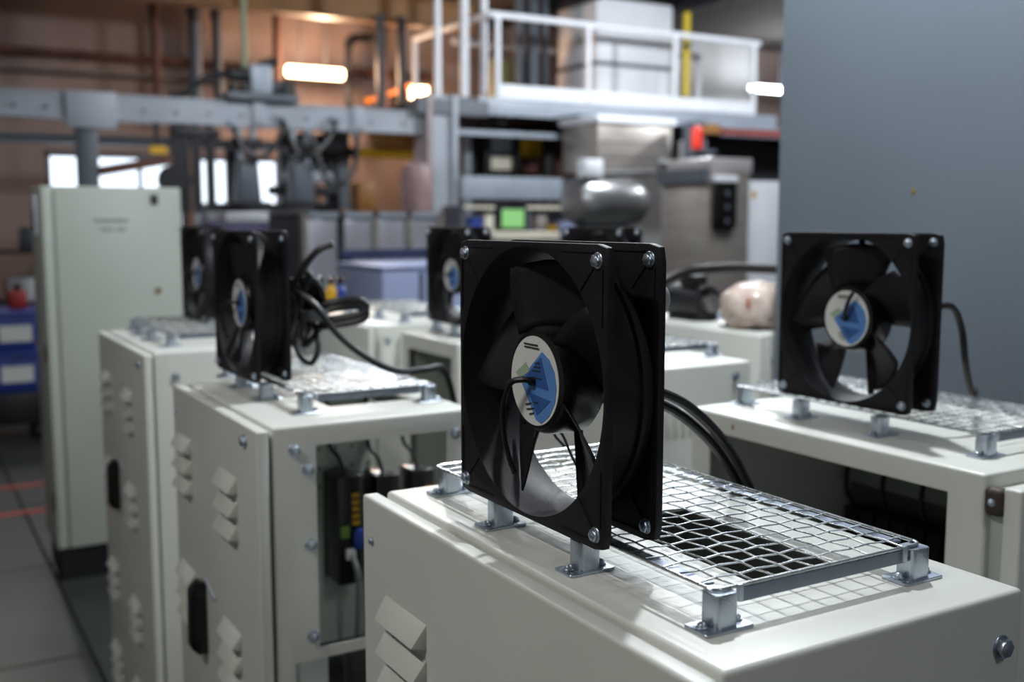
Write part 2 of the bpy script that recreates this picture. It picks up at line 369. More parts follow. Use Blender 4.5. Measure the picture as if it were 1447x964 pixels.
# ------------------------------------------------------------------ wire mesh guard on stand-off posts (proto: near-left corner at 0,0; cabinet top at z 0, mesh at z .034)
def post_mesh():
    b = MB(); return b.prism(rrect(.024, .022, .005), 'z', .002, .0312).mesh('post', ZINC, bevel=.0008, segs=1)
def plate_mesh(): return MB().prism(rrect(.052, .030, .003, 3), 'z', 0, .0028).mesh('base_plate', ZINC, bevel=.0006, segs=1)
POST, PLATE = post_mesh(), plate_mesh()
def make_guard(W, L, label, posts=None, loc=(0, 0, 0)):
    t = thing('wire_mesh_guard', label, 'mesh guard', (0, 0, 0), 'woven wire mesh guards on the cabinets')
    cell = .0236; nx = round(W / cell); ny = round(L / cell); cx, cy = W / nx, L / ny; A = .0007; r = .00092; z = .0330
    b = MB()
    for i in range(1, nx):
        pts = [(i * cx, .002 + (L - .004) * k / (2 * ny), z + A * math.cos(math.pi * k / 2) * (1 if i % 2 else -1)) for k in range(2 * ny + 1)]
        b.tube(pts, r, 6)
    for j in range(1, ny):
        pts = [(.002 + (W - .004) * k / (2 * nx), j * cy, z + A * math.cos(math.pi * k / 2) * (-1 if j % 2 else 1)) for k in range(2 * nx + 1)]
        b.tube(pts, r, 6)
    tag(b.build('wire_mesh', WIRE, t, ang=60), None, kind='stuff')
    rim = [(W / 2 + x, L / 2 + y, z) for x, y in rrect(W, L, .010, 5)]
    MB().tube(rim, .0017, 8, closed=True).build('rim_wire', WIRE, t)
    MB().box(.028, W - .022, -.001, .001, .0185, .0312).build('edge_strip', STRIP, t, bevel=.0004, segs=1)
    MB().box(.004, .018, .02, L - .02, .0294, .0314).build('edge_strip', STRIP, t, bevel=.0004, segs=1)
    MB().box(W - .016, W - .004, .02, L - .02, .0294, .0314).build('edge_strip', STRIP, t, bevel=.0004, segs=1)
    for x in (.027, W - .026): MB().box(x - .003, x + .003, -.0035, .001, .020, .0345).build('clip', ZINC, t, bevel=.0008, segs=1)
    if posts is None: posts = [(.008, .002), (-.006, .178), (-.002, .348), (.014, L - .012), (W - .008, .003), (W - .012, L - .012)]
    for x, y in posts:
        p = place('post', POST, t, (x, y, 0)); pl = place('base_plate', PLATE, p, (0, 0, 0)); pl.location = (0, 0, 0)
        for s in (-.0185, .0185):
            q = place('bolt', BOLT_S, p, (0, 0, 0), ROT_Z); q.location = (s, 0, .0034)
    return t
def put(t, x, y, z, label=None):
    t.location = (x, y, z)
    if label: t['label'] = label
    return t

# ------------------------------------------------------------------ cabinets
ZC = 1.298
LOUV = MB().add([(0, -.056, 0), (0, .056, 0), (-.018, .052, -.027), (-.018, -.052, -.027), (0, .056, -.030), (0, -.056, -.030)],
                [(0, 1, 2, 3), (0, 3, 5), (1, 4, 2), (3, 2, 4, 5), (0, 5, 4, 1)]).mesh('louver', CAB, bevel=.0016, segs=2)
def pill_mesh(h=.07, wd=.012):
    return MB().prism([(u, v - h / 2) for u, v in rrect(wd, h, wd / 2 - .0005, 4)], 'y', -.007, 0).mesh('vent_rib', CAB, bevel=.003, segs=2)
PILL = pill_mesh()
def cabinet(label, x0, x1, y0, y1, h=ZC, door=True, louv=(), handle=None, top_hole=None, front_hole=(), side_hole=(), bolts=(), group='cream fan cabinets', dgap=.006, dth=.021, inside=True, light_opening=False, plate_y=None):
    t = thing('electrical_cabinet', label, 'cabinet', ((x0 + x1) / 2, (y0 + y1) / 2, 0), group)
    body = MB().box(x0, x1, y0, y1, .09, h).build('body', CAB, t, bevel=.005, segs=3)
    cuts = [(x0 + .004, x1 - .004, y0 + .004, y1 - .004, .1, h - .004)]
    if top_hole: a = top_hole; cuts.append((a[0], a[1], a[2], a[3], h - .02, h + .02))
    for a in front_hole: cuts.append((a[0], a[1], y0 - .02, y0 + .02, a[2], a[3]))
    for a in side_hole: cuts.append((x0 - .02, x0 + .02, a[0], a[1], a[2], a[3]))
    if light_opening: cuts.append((x1 - .02, x1 + .02, y0 + .05, y1 - .05, .25, h - .05))  # hidden opening added to let lamplight inside
    cut(body, cuts)
    MB().box(x0 + .02, x1 - .02, y0 + .02, y1 - .02, 0, .09).build('plinth', PLINTH, t)
    py_ = plate_y or y1 - .03
    if inside: MB().box(x0 + .03, x1 - .03, py_, py_ + .004, .2, h - .012).build('mounting_plate', CABIN, t)
    if door:
        d = MB().box(x0 - dgap - dth, x0 - dgap, y0 - .004, y1 + .012, .10, h - .003).build('door', CAB, t, bevel=.004, segs=3)
        MB().box(x0 - dgap - .003, x0 + .001, y0 + .02, y1 - .02, .12, h - .016).build('door_seal', RUB, t)
        for (ly, lz) in louv:
            for k in range(3): place('louver', LOUV, d, (x0 - dgap - dth, ly, lz - .041 * k))
        if handle:
            hy, hz = handle; xx = x0 - dgap - dth
            hb = MB().prism([(xx, hz - .075), (xx, hz + .065), (xx - .012, hz + .07), (xx - .03, hz + .052), (xx - .032, hz - .06), (xx - .018, hz - .075)], 'y', hy - .018, hy + .018).build('handle', BLKG, d, bevel=.003)
            MB().box(xx - .026, xx - .008, hy - .020, hy + .020, hz - .045, hz + .035).build('grip_recess', RUB, hb)
            MB().bar((xx - .003, hy - .015, hz + .075), (xx - .003, hy - .085, hz + .055), .004, .004).build('rod', ZINC, d)
        for (by, bz) in [(y1 - .018, h - .055)]: place('bolt', BOLT_S, d, (x0 - dgap - dth, by, bz))
    for (bx, bz) in bolts: place('bolt', BOLT_L, t, (bx, y0, bz), ROT_MY)
    return t
def vents(t, y0, xs, z):
    for x in xs: place('vent_rib', PILL, t, (x, y0, z))

# A: nearest
A = cabinet('nearest cream cabinet with louvred door and mesh-covered cut-out in its top', .517, .878, .572, 1.19, louv=[(1.078, 1.188), (.72, 1.188), (1.078, .93), (.72, .93)],
            handle=(.92, .87), top_hole=(.674, .787, .716, .945), bolts=[(.848, 1.249), (.55, 1.249)])
vents(A, .572, [.64 + .0235 * k for k in range(8)], 1.199)
# B: second of the left row
B = cabinet('cream cabinet with louvred door, black handle and open window showing drive modules', .518, .885, 1.650, 2.21, louv=[(2.133, 1.204), (1.818, 1.195), (2.133, .937), (1.818, .918), (2.133, .65), (1.818, .64)],
            handle=(2.01, .874), light_opening=True, top_hole=(.67, .83, 1.79, 2.0), plate_y=2.05, front_hole=[(.592, .836, .914, 1.262), (.549, .85, .40, .895)], bolts=[(.556, 1.257), (.578, 1.223), (.580, 1.095), (.581, .936), (.852, 1.257), (.852, 1.08)])
place('bolt', BOLT_L, B, (.491, 1.707, 1.270))
# E: third of the left row
E_ = cabinet('cream cabinet with louvred door standing before the tall cabinet', .564, .945, 2.74, 3.38, louv=[(3.27, 1.19), (2.95, 1.18), (3.27, .93), (2.95, .92), (3.27, .62), (2.95, .60), (2.95, .36), (3.27, .36)],
             handle=(3.15, .88), bolts=[(.615, 1.235), (.615, 1.03), (.615, .70)])
place('bolt', BOLT_L, E_, (.537, 2.80, 1.265))
# C: open side, right
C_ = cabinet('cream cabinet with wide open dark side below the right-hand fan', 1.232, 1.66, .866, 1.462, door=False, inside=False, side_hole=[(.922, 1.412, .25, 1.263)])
MB().box(1.635, 1.65, .88, 1.45, .15, 1.28).build('mounting_plate', mat('olive_shade', (66, 72, 62), .6), C_)  # added plate, its dark olive stands for the shade inside
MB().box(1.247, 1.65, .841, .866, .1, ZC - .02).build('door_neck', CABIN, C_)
dC = MB().box(1.235, 1.66, .815, .841, .1, ZC - .012).build('door', CAB, C_, bevel=.004, segs=3)
MB().box(1.229, 1.251, .839, .867, 1.245, 1.283).build('hinge', mat('hinge_brown', (58, 46, 34), .6), C_, bevel=.008, segs=3)
place('bolt', BOLT_S, C_, (1.229, .853, 1.264))
st = place('stain', bl, C_, (1.2316, 1.352, 1.279)); st.scale = (1, .45, .6)
# inside C: terminal rail and black boxes added as its shade
tr = thing('terminal_rail', 'dark rail of terminals inside the open right-hand cabinet', 'rail', (1.56, 1.17, 1.02))
MB().box(1.608, 1.634, .90, 1.43, 1.02, 1.06).build('rail', STRIP, tr)
for k in range(13): MB().box(1.563, 1.610, .915 + .038 * k, .945 + .038 * k, 1.0, 1.085).build('terminal', BLK, tr, bevel=.003, segs=1)
for k, (ya, yb) in enumerate(((.91, 1.08), (1.09, 1.26), (1.27, 1.43))):
    o = thing('added_dark_box', 'added black box standing for shade in the open right-hand cabinet, %s the hinge' % ('nearest', 'second from', 'farthest from')[k], 'dark box', (1.53, (ya + yb) / 2, .3), 'added dark boxes')  # made-up boxes, black to deepen the shade in the cabinet
    MB().box(1.43, 1.634, ya, yb, .3, .985).build('case', PLINTH, o, bevel=.006); MB().box(1.422, 1.43, ya + .02, yb - .02, .5, .95).build('front_cover', BLKG, o, bevel=.003)
    for q in range(5): MB().box(1.419, 1.423, ya + .03, yb - .03, .90 - .03 * q, .91 - .03 * q).build('vent_slot', HOLE_SHADE, o)
wd = thing('cable_duct', 'grey wiring duct along the back of the open right-hand cabinet', 'duct', (1.61, 1.17, 1.13))
MB().box(1.600, 1.634, .89, 1.44, 1.13, 1.175).build('duct_body', CABIN, wd, bevel=.002)
MB().box(1.592, 1.600, .89, 1.44, 1.126, 1.179).build('duct_lid', mat('duct_lid', (120, 126, 118), .5), wd, bevel=.002)
for k in range(6):
    tag(MB().tube(spline([(1.565, .94 + .085 * k, 1.08), (1.54, .95 + .085 * k, 1.13), (1.565, .96 + .085 * k, 1.19), (1.595, .96 + .085 * k, 1.165)], 6), .005, 6).build('wire_loop', RUB),
        'black wire loop inside the open right-hand cabinet, %s from its hinged end' % ('first', 'second', 'third', 'fourth', 'fifth', 'sixth')[k], 'wire', 'wire loops in the open cabinet')
# F: behind C ; G, J, K: right-hand column further back
F_ = cabinet('cream cabinet with a row of vertical vent ribs behind the nearest fan', 1.40, 1.76, 1.875, 2.50, door=True, bolts=[(1.712, 1.266), (1.45, 1.266)])
vents(F_, 1.875, [1.46 + .0235 * k for k in range(10)], 1.202)
G_ = cabinet('cream cabinet with open dark side under the fan left of the nearest fan', 1.315, 1.72, 2.535, 2.895, door=False, side_hole=[(2.57, 2.85, .25, 1.255)])
J_ = cabinet('cream cabinet in front of the blue-grey housing', 1.32, 1.75, 3.10, 3.70, door=True, bolts=[(1.36, 1.25)])
K_ = cabinet('beige cabinet carrying the plastic-wrapped bundle', 2.207, 2.70, 2.29, 3.50, door=True, bolts=[(2.24, 1.22)])

# guards and fans
GZ = .0340
gA = put(make_guard(.254, .514, 'sharp bright wire mesh guard on posts on the nearest cabinet'), .567, .640, ZC)
fA = put(make_fan(0, Wdown, 'large black axial fan on the nearest cabinet, in sharp focus'), .545, .903, ZC + GZ - .001)
gB = put(copy_tree(gA), .603, 1.750, ZC, 'wire mesh guard glinting orange on the cabinet with open drive window')
fB = put(make_fan(1, Wleft, 'black axial fan with coiled cable behind it, second in left row', False), .570, 2.032, ZC + GZ)
gC = put(copy_tree(gA), 1.324, .936, ZC, 'wire mesh guard on the open cabinet before the grey wall')
fC = put(make_fan(2, Wup, 'black axial fan standing in front of the plain grey wall', False), 1.336, 1.215, ZC + GZ)
gE = put(copy_tree(gA), .626, 2.862, ZC, 'wire mesh guard on the cabinet beside the tall cabinet')
fE = put(copy_tree(fB), .788, 3.24, ZC + GZ, 'farthest left black axial fan beside the tall cabinet')
gF = put(copy_tree(gA), 1.49, 1.985, ZC, 'wire mesh guard partly hidden directly behind the nearest fan')
fF = put(copy_tree(fC), 1.66, 2.40, ZC + GZ, 'black axial fan whose top shows just above the nearest fan')
gG = put(make_guard(.254, .33, 'wire mesh guard under the fan left of the nearest fan', [(.008, .002), (-.003, .165), (.014, .318), (.246, .003), (.242, .318)]), 1.405, 2.55, ZC)
fG = put(copy_tree(fB), 1.395, 2.745, ZC + GZ, 'blurred black axial fan peeking out left of the nearest fan')
gJ = put(copy_tree(gA), 1.43, 3.14, ZC, 'bright wire mesh guard without fan before the blue-grey housing')

# cables
def cable(label, strands, r=.006, name='power_cable', group=None):
    t = thing(name, label, 'cable', strands[0][0], group)
    for s in strands: MB().tube(spline(s, 8), r, 10).build('strand', RUB, t)
    return t
cable('twin black cable arching from the nearest fan down behind its cabinet',
      [[(.64, .93, 1.445), (.68, .935, 1.448), (.74, .945, 1.440), (.80, .955, 1.415), (.86, .965, 1.37), (.905, .975, 1.32), (.94, .985, 1.25), (.95, .985, 1.05)],
       [(.64, .94, 1.434), (.68, .946, 1.437), (.74, .957, 1.428), (.80, .968, 1.402), (.862, .978, 1.356), (.908, .988, 1.305), (.945, .998, 1.24), (.955, .998, 1.05)]])
cable('black cable hanging behind the fan in front of the grey wall',
      [[(1.415, 1.115, 1.49), (1.460, 1.105, 1.495), (1.490, 1.105, 1.46), (1.505, 1.105, 1.40), (1.535, 1.115, 1.352), (1.560, 1.125, 1.342), (1.600, 1.155, 1.342)]], .0058)
cable('black cable running from second fan across its mesh guard to the right',
      [[(0.655, 1.925, 1.50), (0.680, 1.885, 1.475), (0.715, 1.860, 1.42), (0.765, 1.840, 1.375), (0.825, 1.835, 1.346), (0.895, 1.855, 1.342), (0.955, 1.895, 1.33), (1.015, 1.955, 1.22)]], .0065)
cc = thing('cable_coil', 'tied coil of black cable behind the second fan of left row', 'cable', (0.695, 1.985, 1.335))
for k in range(8):
    pts = []
    for i in range(28):
        a = 2 * math.pi * i / 28; rr = .050 + .006 * math.sin(3 * a + k) + .003 * (k % 4)
        pts.append((.657 + .009 * k + .010 * math.cos(a * 2 + k), 1.99 + rr * .72 * math.cos(a + .3 * k), 1.455 + rr * 1.15 * math.sin(a)))
    MB().tube(pts, .0072, 8, closed=True).build('loop', RUB, cc)
MB().tube(spline([(0.665, 1.965, 1.50), (0.680, 1.935, 1.545), (0.700, 1.915, 1.575), (0.725, 1.900, 1.588)], 8), .0068, 8).build('cable_end', RUB, cc)
for d in (0, .012): MB().tube(spline([(0.695, 1.965, 1.445 + d), (0.735, 1.935, 1.462 + d), (0.780, 1.915, 1.466 + d), (0.793, 1.910, 1.45 + d), (0.775, 1.915, 1.437 + d), (0.715, 1.955, 1.425 + d)], 8), .0075, 8).build('cable_end', RUB, cc)
MB().tube(spline([(0.665, 1.965, 1.40), (0.670, 1.935, 1.37), (0.685, 1.920, 1.362), (0.700, 1.925, 1.39), (0.705, 1.955, 1.43)], 8), .0055, 8).build('cable_end', RUB, cc)
MB().lathe([(.024, -.01), (.028, -.01), (.028, .01), (.024, .01)], (0.700, 1.945, 1.45), 'z', 20, True).build('tie', mat('tie_grey', (90, 92, 96), .5), cc)
tag(MB().tube(spline([(.662, 1.008, 1.372), (.652, 1.012, 1.384), (.649, 1.010, 1.391), (.656, 1.005, 1.388), (.664, 1.0, 1.367), (.672, .993, 1.347), (.684, .984, 1.336)], 8), .0016, 6).build('thin_lead', RUB),
    'thin black lead hooked behind the nearest fan above its mesh', 'wire')

# drives inside B
for k, (pa, pb, pt, pz, lab) in enumerate([(474, 516, 676, 838, 'tall black drive module with yellow marks inside the open cabinet window'),
                                      (530, 570, 672, 838, 'middle black drive module inside the open cabinet window'),
                                      (580, 618, 664, 838, 'rear right black drive module inside the open cabinet window')]):
    y = 1.965 + .008 * k; qa = at(pa, pt, y); qb = at(pb, pz, y); x = (qa.x + qb.x) / 2; z0 = .895; z1 = qa.z
    if k: z1 = 1.11
    t = thing('drive_module', lab, 'drive', (x, y, z0), 'drive modules in the open cabinet')
    MB().box(x - .026, x + .026, y, 2.049, z0, z1).build('housing', BLKG, t, bevel=.004)
    for i in range(5): MB().box(x + .004, x + .020, y - .002, y + .001, z1 - .045 - .014 * i, z1 - .036 - .014 * i).build('mark', YEL, t)
    MB().box(x - .022, x - .004, y - .008, y, z0 + .10, z0 + .125).build('connector', GRN, t, bevel=.002)
    MB().box(x + .004, x + .026, y - .012, y, z0 + .075, z0 + .115).build('connector', BLU, t, bevel=.002)
    MB().box(x - .012, x + .008, y - .010, y, z0 + .055, z0 + .078).build('connector', LBLW, t, bevel=.002)
    MB().box(x - .026, x + .026, y + .06, 2.049, z0 - .016, z0).build('foot', ZINC, t, bevel=.002)
    MB().tube(spline([(x + .0, y - .006, z0 + .065), (x + .006, y - .02, z0 + .03), (x + .01, y - .012, z0 - .03), (x + .008, y, z0 - .14)], 8), .006, 8).build('lead', mat('grey_cable', (120, 124, 122), .5), t)
    MB().tube(spline([(x, y + .03, z1), (x - .004, y + .05, z1 + .03), (x - .016, y + .07, z1 + .06), (x - .016, y + .08, 1.285)], 8), .0045, 8).build('lead', RUB, t)
hp = MB()
for i in range(9):
    for j in range(5): hp.box(.56 + .036 * i, .565 + .036 * i, 2.048, 2.0505, 1.08 + .04 * j, 1.085 + .04 * j)
tag(hp.build('punched_hole', HOLE_SHADE, B), None, kind='stuff')  # holes drawn as dark blocks, their shade is in the colour
tb = thing('transformer', 'dark transformer in the lower opening of the drive cabinet', 'transformer', (.73, 1.80, .60))
MB().box(.64, .84, 1.72, 1.94, .62, .80).build('core', PLINTH, tb, bevel=.01)
MB().box(.66, .82, 1.70, 1.73, .70, .875).build('winding', BLKG, tb, bevel=.012)
MB().box(.575, .63, 1.71, 1.77, .62, .875).build('terminal_block', LBLW, tb, bevel=.006)
MB().box(.535, .87, 1.70, 1.99, .60, .62).build('bracket', ZINC, tb)

# D: tall cabinet
D = thing('tall_cabinet', 'tall pale green-grey electrical cabinet on black plinth at left', 'cabinet', (.88, 5.25, 0))
DP = mat('tall_cabinet_paint', (186, 192, 182), .42, 0, .06, 2)
MB().box(.587, 1.185, 5.052, 5.44, .15, 1.778).build('body', DP, D, bevel=.006)
dd = MB().box(.640, 1.15, 5.03, 5.050, .155, 1.770).build('door', DP, D, bevel=.005)
MB().box(.589, .630, 5.036, 5.052, .155, 1.772).build('door_edge', DP, D, bevel=.004)
MB().box(.605, 1.17, 5.055, 5.42, 0, .15).build('plinth', PLINTH, D)
MB().box(1.045, 1.078, 5.026, 5.031, 1.70, 1.745).build('emblem_plate', INK, dd, bevel=.002)
for row, (x0, n, z) in enumerate(((.800, 11, 1.628), (.827, 8, 1.589))):
    for k in range(n):
        if (k, row) in ((4, 1),): continue
        MB().box(x0 + .0135 * k, x0 + .0135 * k + .0095, 5.0285, 5.0305, z - .007, z + .007).build('lettering', INKL, dd)
MB().lathe([(0, -.004), (.014, -.004), (.014, .002)], (1.065, 5.03, 1.309), 'y', 16).build('lock', mat('lock_brass', (150, 130, 80), .4, .5), dd)
hd = MB().box(.573, .588, 5.19, 5.25, 1.56, 1.74).build('side_handle', WHT, D, bevel=.006)
MB().box(.567, .575, 5.205, 5.235, 1.58, 1.68).build('grip_recess', BLKG, hd, bevel=.003)
for z in (.32, 1.0): MB().box(.579, .589, 5.07, 5.09, z, z + .08).build('hinge', BLKG, D, bevel=.002)

# ------------------------------------------------------------------ background: hall steelwork
def span(px0, px1, py0, py1, Y):
    a = at(px0, py1, Y); b = at(px1, py0, Y); return a.x, b.x, a.z, b.z
def Bx(name, m, parent, x0, x1, y0, y1, z0, z1, bevel=0): return MB().box(x0, x1, y0, y1, z0, z1).build(name, m, parent, bevel=bevel)
g = thing('gantry_beam', 'long pale grey steel gantry beam crossing the hall', 'beam', (1, 10.5, 2.535))
Bx('web', BEAM, g, -4.1, 5.02, 10.49, 10.51, 2.555, 2.765); Bx('flange', BEAM, g, -4.1, 5.02, 10.41, 10.59, 2.75, 2.775); Bx('flange', BEAM, g, -4.1, 5.02, 10.41, 10.59, 2.535, 2.557)
Bx('web_plate', BEAM, g, -4.1, 5.02, 10.42, 10.445, 2.557, 2.75)
for p in (95, 360, 500): c = at(p, 150, 10.4); Bx('splice_plate', BEAM, g, c.x - .02, c.x + (.42 if p == 95 else .1), 10.385, 10.42, 2.455 if p == 95 else 2.545, 2.785, .01)
c = at(122, 200, 10.5); Bx('post', GREYD, g, c.x - .09, c.x + .09, 10.42, 10.58, 0, 2.535, .01)
for p in range(20, 600, 46): q = at(p, 140, 10.38); MB().cyl((q.x, 10.40, 2.635), (q.x, 10.42, 2.635), .015, 8).build('bolt', GREYD, g)
g2 = thing('rear_beam', 'thin dark grey beam running behind the gantry beam', 'beam', (1, 12.5, 2.6))
z = at(100, 204, 12.5).z; z2 = at(100, 190, 12.5).z; Bx('web', GREYD, g2, -4.1, 4.6, 12.49, 12.51, z, z2); Bx('flange', GREYD, g2, -4.1, 4.6, 12.42, 12.58, z2 - .02, z2); Bx('flange', GREYD, g2, -4.1, 4.6, 12.42, 12.58, z, z + .02)
cb = thing('crane_beam', 'ochre yellow crane runway beam just below the ceiling', 'beam', (5, 12, 4.2))
OCH = mat('ochre_paint', (130, 86, 34), .5, 0, .25, 3)
z = at(450, 22, 12).z; Bx('web', OCH, cb, -4.1, 6.5, 11.98, 12.02, z, z + .3); Bx('flange', OCH, cb, -4.1, 6.5, 11.88, 12.12, z - .02, z + .01); Bx('flange', OCH, cb, -4.1, 6.5, 11.88, 12.12, z + .29, z + .31)
for k in range(4):
    x = 4.6 + 1.5 * k; tag(Bx('ceiling_joist', DARK, None, x, x + .12, -4.1, 13.9, 4.32, 4.525), 'dark ceiling joist, number %s from the lamp on the brown wall' % ('one', 'two', 'three', 'four')[k], 'joist', 'ceiling joists')
for x in (-2, 2, 6): Bx('hanger', DARK, cb, x, x + .1, 11.95, 12.05, z + .31, 4.53)
# mezzanine
P = thing('mezzanine_platform', 'raised steel platform with grey fascia on a square column', 'platform', (5.2, 10.5, 0))
Bx('deck', GREYD, P, 5.35, 10.15, 10.52, 12.6, 2.9, 2.975); Bx('fascia', GREY, P, 5.70, 10.15, 10.44, 10.50, 2.785, 2.975, .008); Bx('fascia_lip', GREY, P, 5.70, 10.15, 10.38, 10.45, 2.78, 2.8)
Bx('side_fascia', DARK, P, 5.35, 5.42, 10.5, 12.6, 2.75, 2.975)
for k in range(5): Bx('joist', DARK, P, 6.0 + .85 * k, 6.1 + .85 * k, 10.52, 12.5, 2.71, 2.9)
Bx('column', BEAM, P, 5.03, 5.36, 10.34, 10.40, 0, 2.95); Bx('column_flange', BEAM, P, 5.30, 5.36, 10.28, 10.62, 0, 2.95); Bx('column_flange', mat('column_pink_light', (150, 136, 140), .5), P, 5.0, 5.06, 10.28, 10.62, 0, 2.95)  # pink light on the left flange is put into its colour
Bx('head_plate', GREYD, P, 4.9, 5.75, 10.3, 10.62, 2.75, 2.91)
z0, z1 = at(720, 282, 10.2).z, at(720, 250, 10.2).z
Bx('cross_rail', GREY, P, 5.37, 6.95, 10.2, 10.3, z0, z1, .01); Bx('upper_rail', GREY, P, 5.37, 7.0, 10.3, 10.38, at(720, 193, 10.3).z, at(720, 186, 10.3).z)
for x in (6.95, 9.9): Bx('rear_column', GREYD, P, x, x + .14, 12.3, 12.44, 0, 2.9)
rl = thing('mezzanine_railing', 'white tubular safety railing with kickboard around the platform', 'railing', (8, 10.5, 2.975))
xs = [at(p, 100, 10.5).x for p in (702, 830, 952, 1064)]
for x in xs: MB().cyl((x, 10.48, 2.975), (x, 10.48, 3.88), .032, 12).build('post', WHT, rl)
MB().cyl((xs[0] - .1, 10.48, 3.88), (xs[-1] + .08, 10.48, 3.88), .035, 12).build('top_rail', WHT, rl)
for a, b in zip(xs[:-1], xs[1:]): Bx('kickboard', WHT, rl, a + .03, b - .05, 10.45, 10.475, 2.98, 3.125)
MB().cyl((xs[0] - .1, 10.48, 3.88), (xs[0] - .1, 12.4, 3.88), .035, 12).build('side_rail', WHT, rl)
for y in (11.1, 11.75, 12.4): MB().cyl((xs[0] - .1, y, 2.975), (xs[0] - .1, y, 3.88), .032, 12).build('post', WHT, rl)
a = at(640, 44, 12.4); b = at(785, 54, 12.4); MB().cyl((a.x, 12.4, 3.90), (b.x, 12.4, 3.90), .04, 12).build('rear_rail', WHT, rl)
a = at(945, 76, 12.0); b = at(990, 76, 12.0); MB().cyl((a.x, 12.0, a.z), (b.x, 12.0, a.z), .04, 12).build('rear_rail', WHT, rl)
MB().cyl((b.x - .05, 12.0, 2.975), (b.x - .05, 12.0, a.z), .05, 12).build('post', WHT, rl)
for p, r, lab in ((604, .037, 'slim white pole left of the mezzanine, rising to the ceiling'), (656, .05, 'thicker white pole at the mezzanine corner'), (684, .042, 'white pole just right of the thicker corner pole')):
    q = at(p, 80, 10.75); t = thing('white_pole', lab, 'pole', (q.x, 10.75, 2.975 if p > 610 else 2.79), 'white poles at the platform')
    zb = 2.975 if p > 640 else 2.792
    yy = 10.75 if p > 640 else 10.5
    MB().cyl((q.x, yy, zb), (q.x, yy, 4.525), r, 14).build('tube', WHT, t); MB().cyl((q.x, yy, zb), (q.x, yy, zb + .012), r * 2, 14).build('foot', WHT, t)
wc = thing('white_machine_cabinet', 'large white sheet-metal enclosure standing on the mezzanine', 'cabinet', (8.5, 11.6, 2.975))
x0, x1, _, _ = span(842, 952, 0, 130, 11.3); zs = at(900, 93, 11.3).z
Bx('lower_panel', WHT, wc, x0, x1, 11.3, 12.2, 2.976, zs - .03, .015); Bx('seam', GREYD, wc, x0 + .02, x1 - .02, 11.33, 12.17, zs - .03, zs + .02); Bx('upper_panel', WHT, wc, x0, x1, 11.3, 12.2, zs + .02, 4.42, .03)
Bx('access_door', WHT, wc, x1 - .25, x1 - .04, 11.27, 11.3, 3.01, zs - .06, .01)
q = at(970, 60, 11.2); t = thing('yellow_pipe', 'vertical yellow pipe beside the white enclosure', 'pipe', (q.x, 11.2, 2.976))
MB().cyl((q.x, 11.2, 2.976), (q.x, 11.2, 4.525), .05, 14).build('tube', mat('pipe_yellow', (216, 186, 40), .45), t); MB().cyl((q.x, 11.2, 3.15), (q.x, 11.2, 3.25), .065, 14).build('valve', OCH, t)
# machine frames seen above the platform rail
mf = thing('pipework_rack', 'dark pipes and olive panel standing behind the mezzanine railing', 'pipework', (7.6, 12.1, 2.975))
for p, r in ((733, .06), (752, .09), (770, .05)): q = at(p, 50, 12.0); MB().cyl((q.x, 12.0, 2.976), (q.x, 12.0, 4.525), r, 12).build('pipe', GREYD, mf)
x0, x1, z0, z1 = span(694, 752, 88, 132, 12.2); Bx('panel', mat('olive_panel', (120, 112, 66), .6), mf, x0, x1, 12.15, 12.25, 2.976, z1)

# pipes on the brown wall
def pipe(label, pts, r, m, name='wall_pipe', coll=True):
    t = thing(name, label, 'pipe', pts[0], 'pipes on the brown wall')
    MB().tube(pts, r, 10).build('tube', m, t)
    for a, b in zip(pts[:-1], pts[1:]):
        a, b = Vector(a), Vector(b); d = b - a
        for k in (.25, .75):
            c = a + d * k; u = d.normalized() * .03; MB().cyl(c - u, c + u, r * 1.35, 10).build('collar', m, t)
    return t
zp = 3.59
pipe('long rusty horizontal pipe along the brown wall', [(-4, 13.8, zp), (4.2, 13.8, zp)], .045, RUST)
pipe('thin grey horizontal conduit just below the long rusty pipe', [(-4, 13.9, zp - .2), (4.0, 13.9, zp - .2)], .03, mat('conduit_grey', (112, 100, 98), .6))
pipe('dark horizontal pipe right of the warm wall lamp', [(5.5, 13.8, zp + .04), (6.9, 13.8, zp + .04)], .05, RUST)
for p, y0, r, m, lab in ((222, 128, .05, RUST, 'slim rusty vertical pipe above the grey gusset'), (278, 136, .075, GREYD, 'thick dark vertical pipe left of the gantry carriage'), (309, 138, .06, GREYD, 'dark vertical pipe nearest the pale green pole'),
                         (392, 95, .05, RUST, 'short rusty vertical pipe left of the warm wall lamp'), (541, 128, .07, RUST, 'rusty vertical pipe right of the warm wall lamp')):
    q = at(p, y0, 13.3); pipe(lab, [(q.x, 13.3, q.z - .25), (q.x, 13.3, 4.525)], r, m)
q = at(345, 60, 11.6); pipe('pale green vertical pole above the gantry carriage', [(q.x, 11.6, 2.79), (q.x, 11.6, 4.525)], .035, mat('pale_green', (160, 170, 140), .5))
a = at(492, 140, 13.5); b = at(492, 52, 13.5); c = at(545, 40, 13.5); pipe('bent dark pipe rising beside the warm wall lamp', [(a.x, 13.5, a.z - .3), (b.x, 13.5, b.z - .12), (b.x + .03, 13.5, b.z - .04), (b.x + .12, 13.5, b.z), (c.x, 13.5, b.z + .03)], .045, DARK)
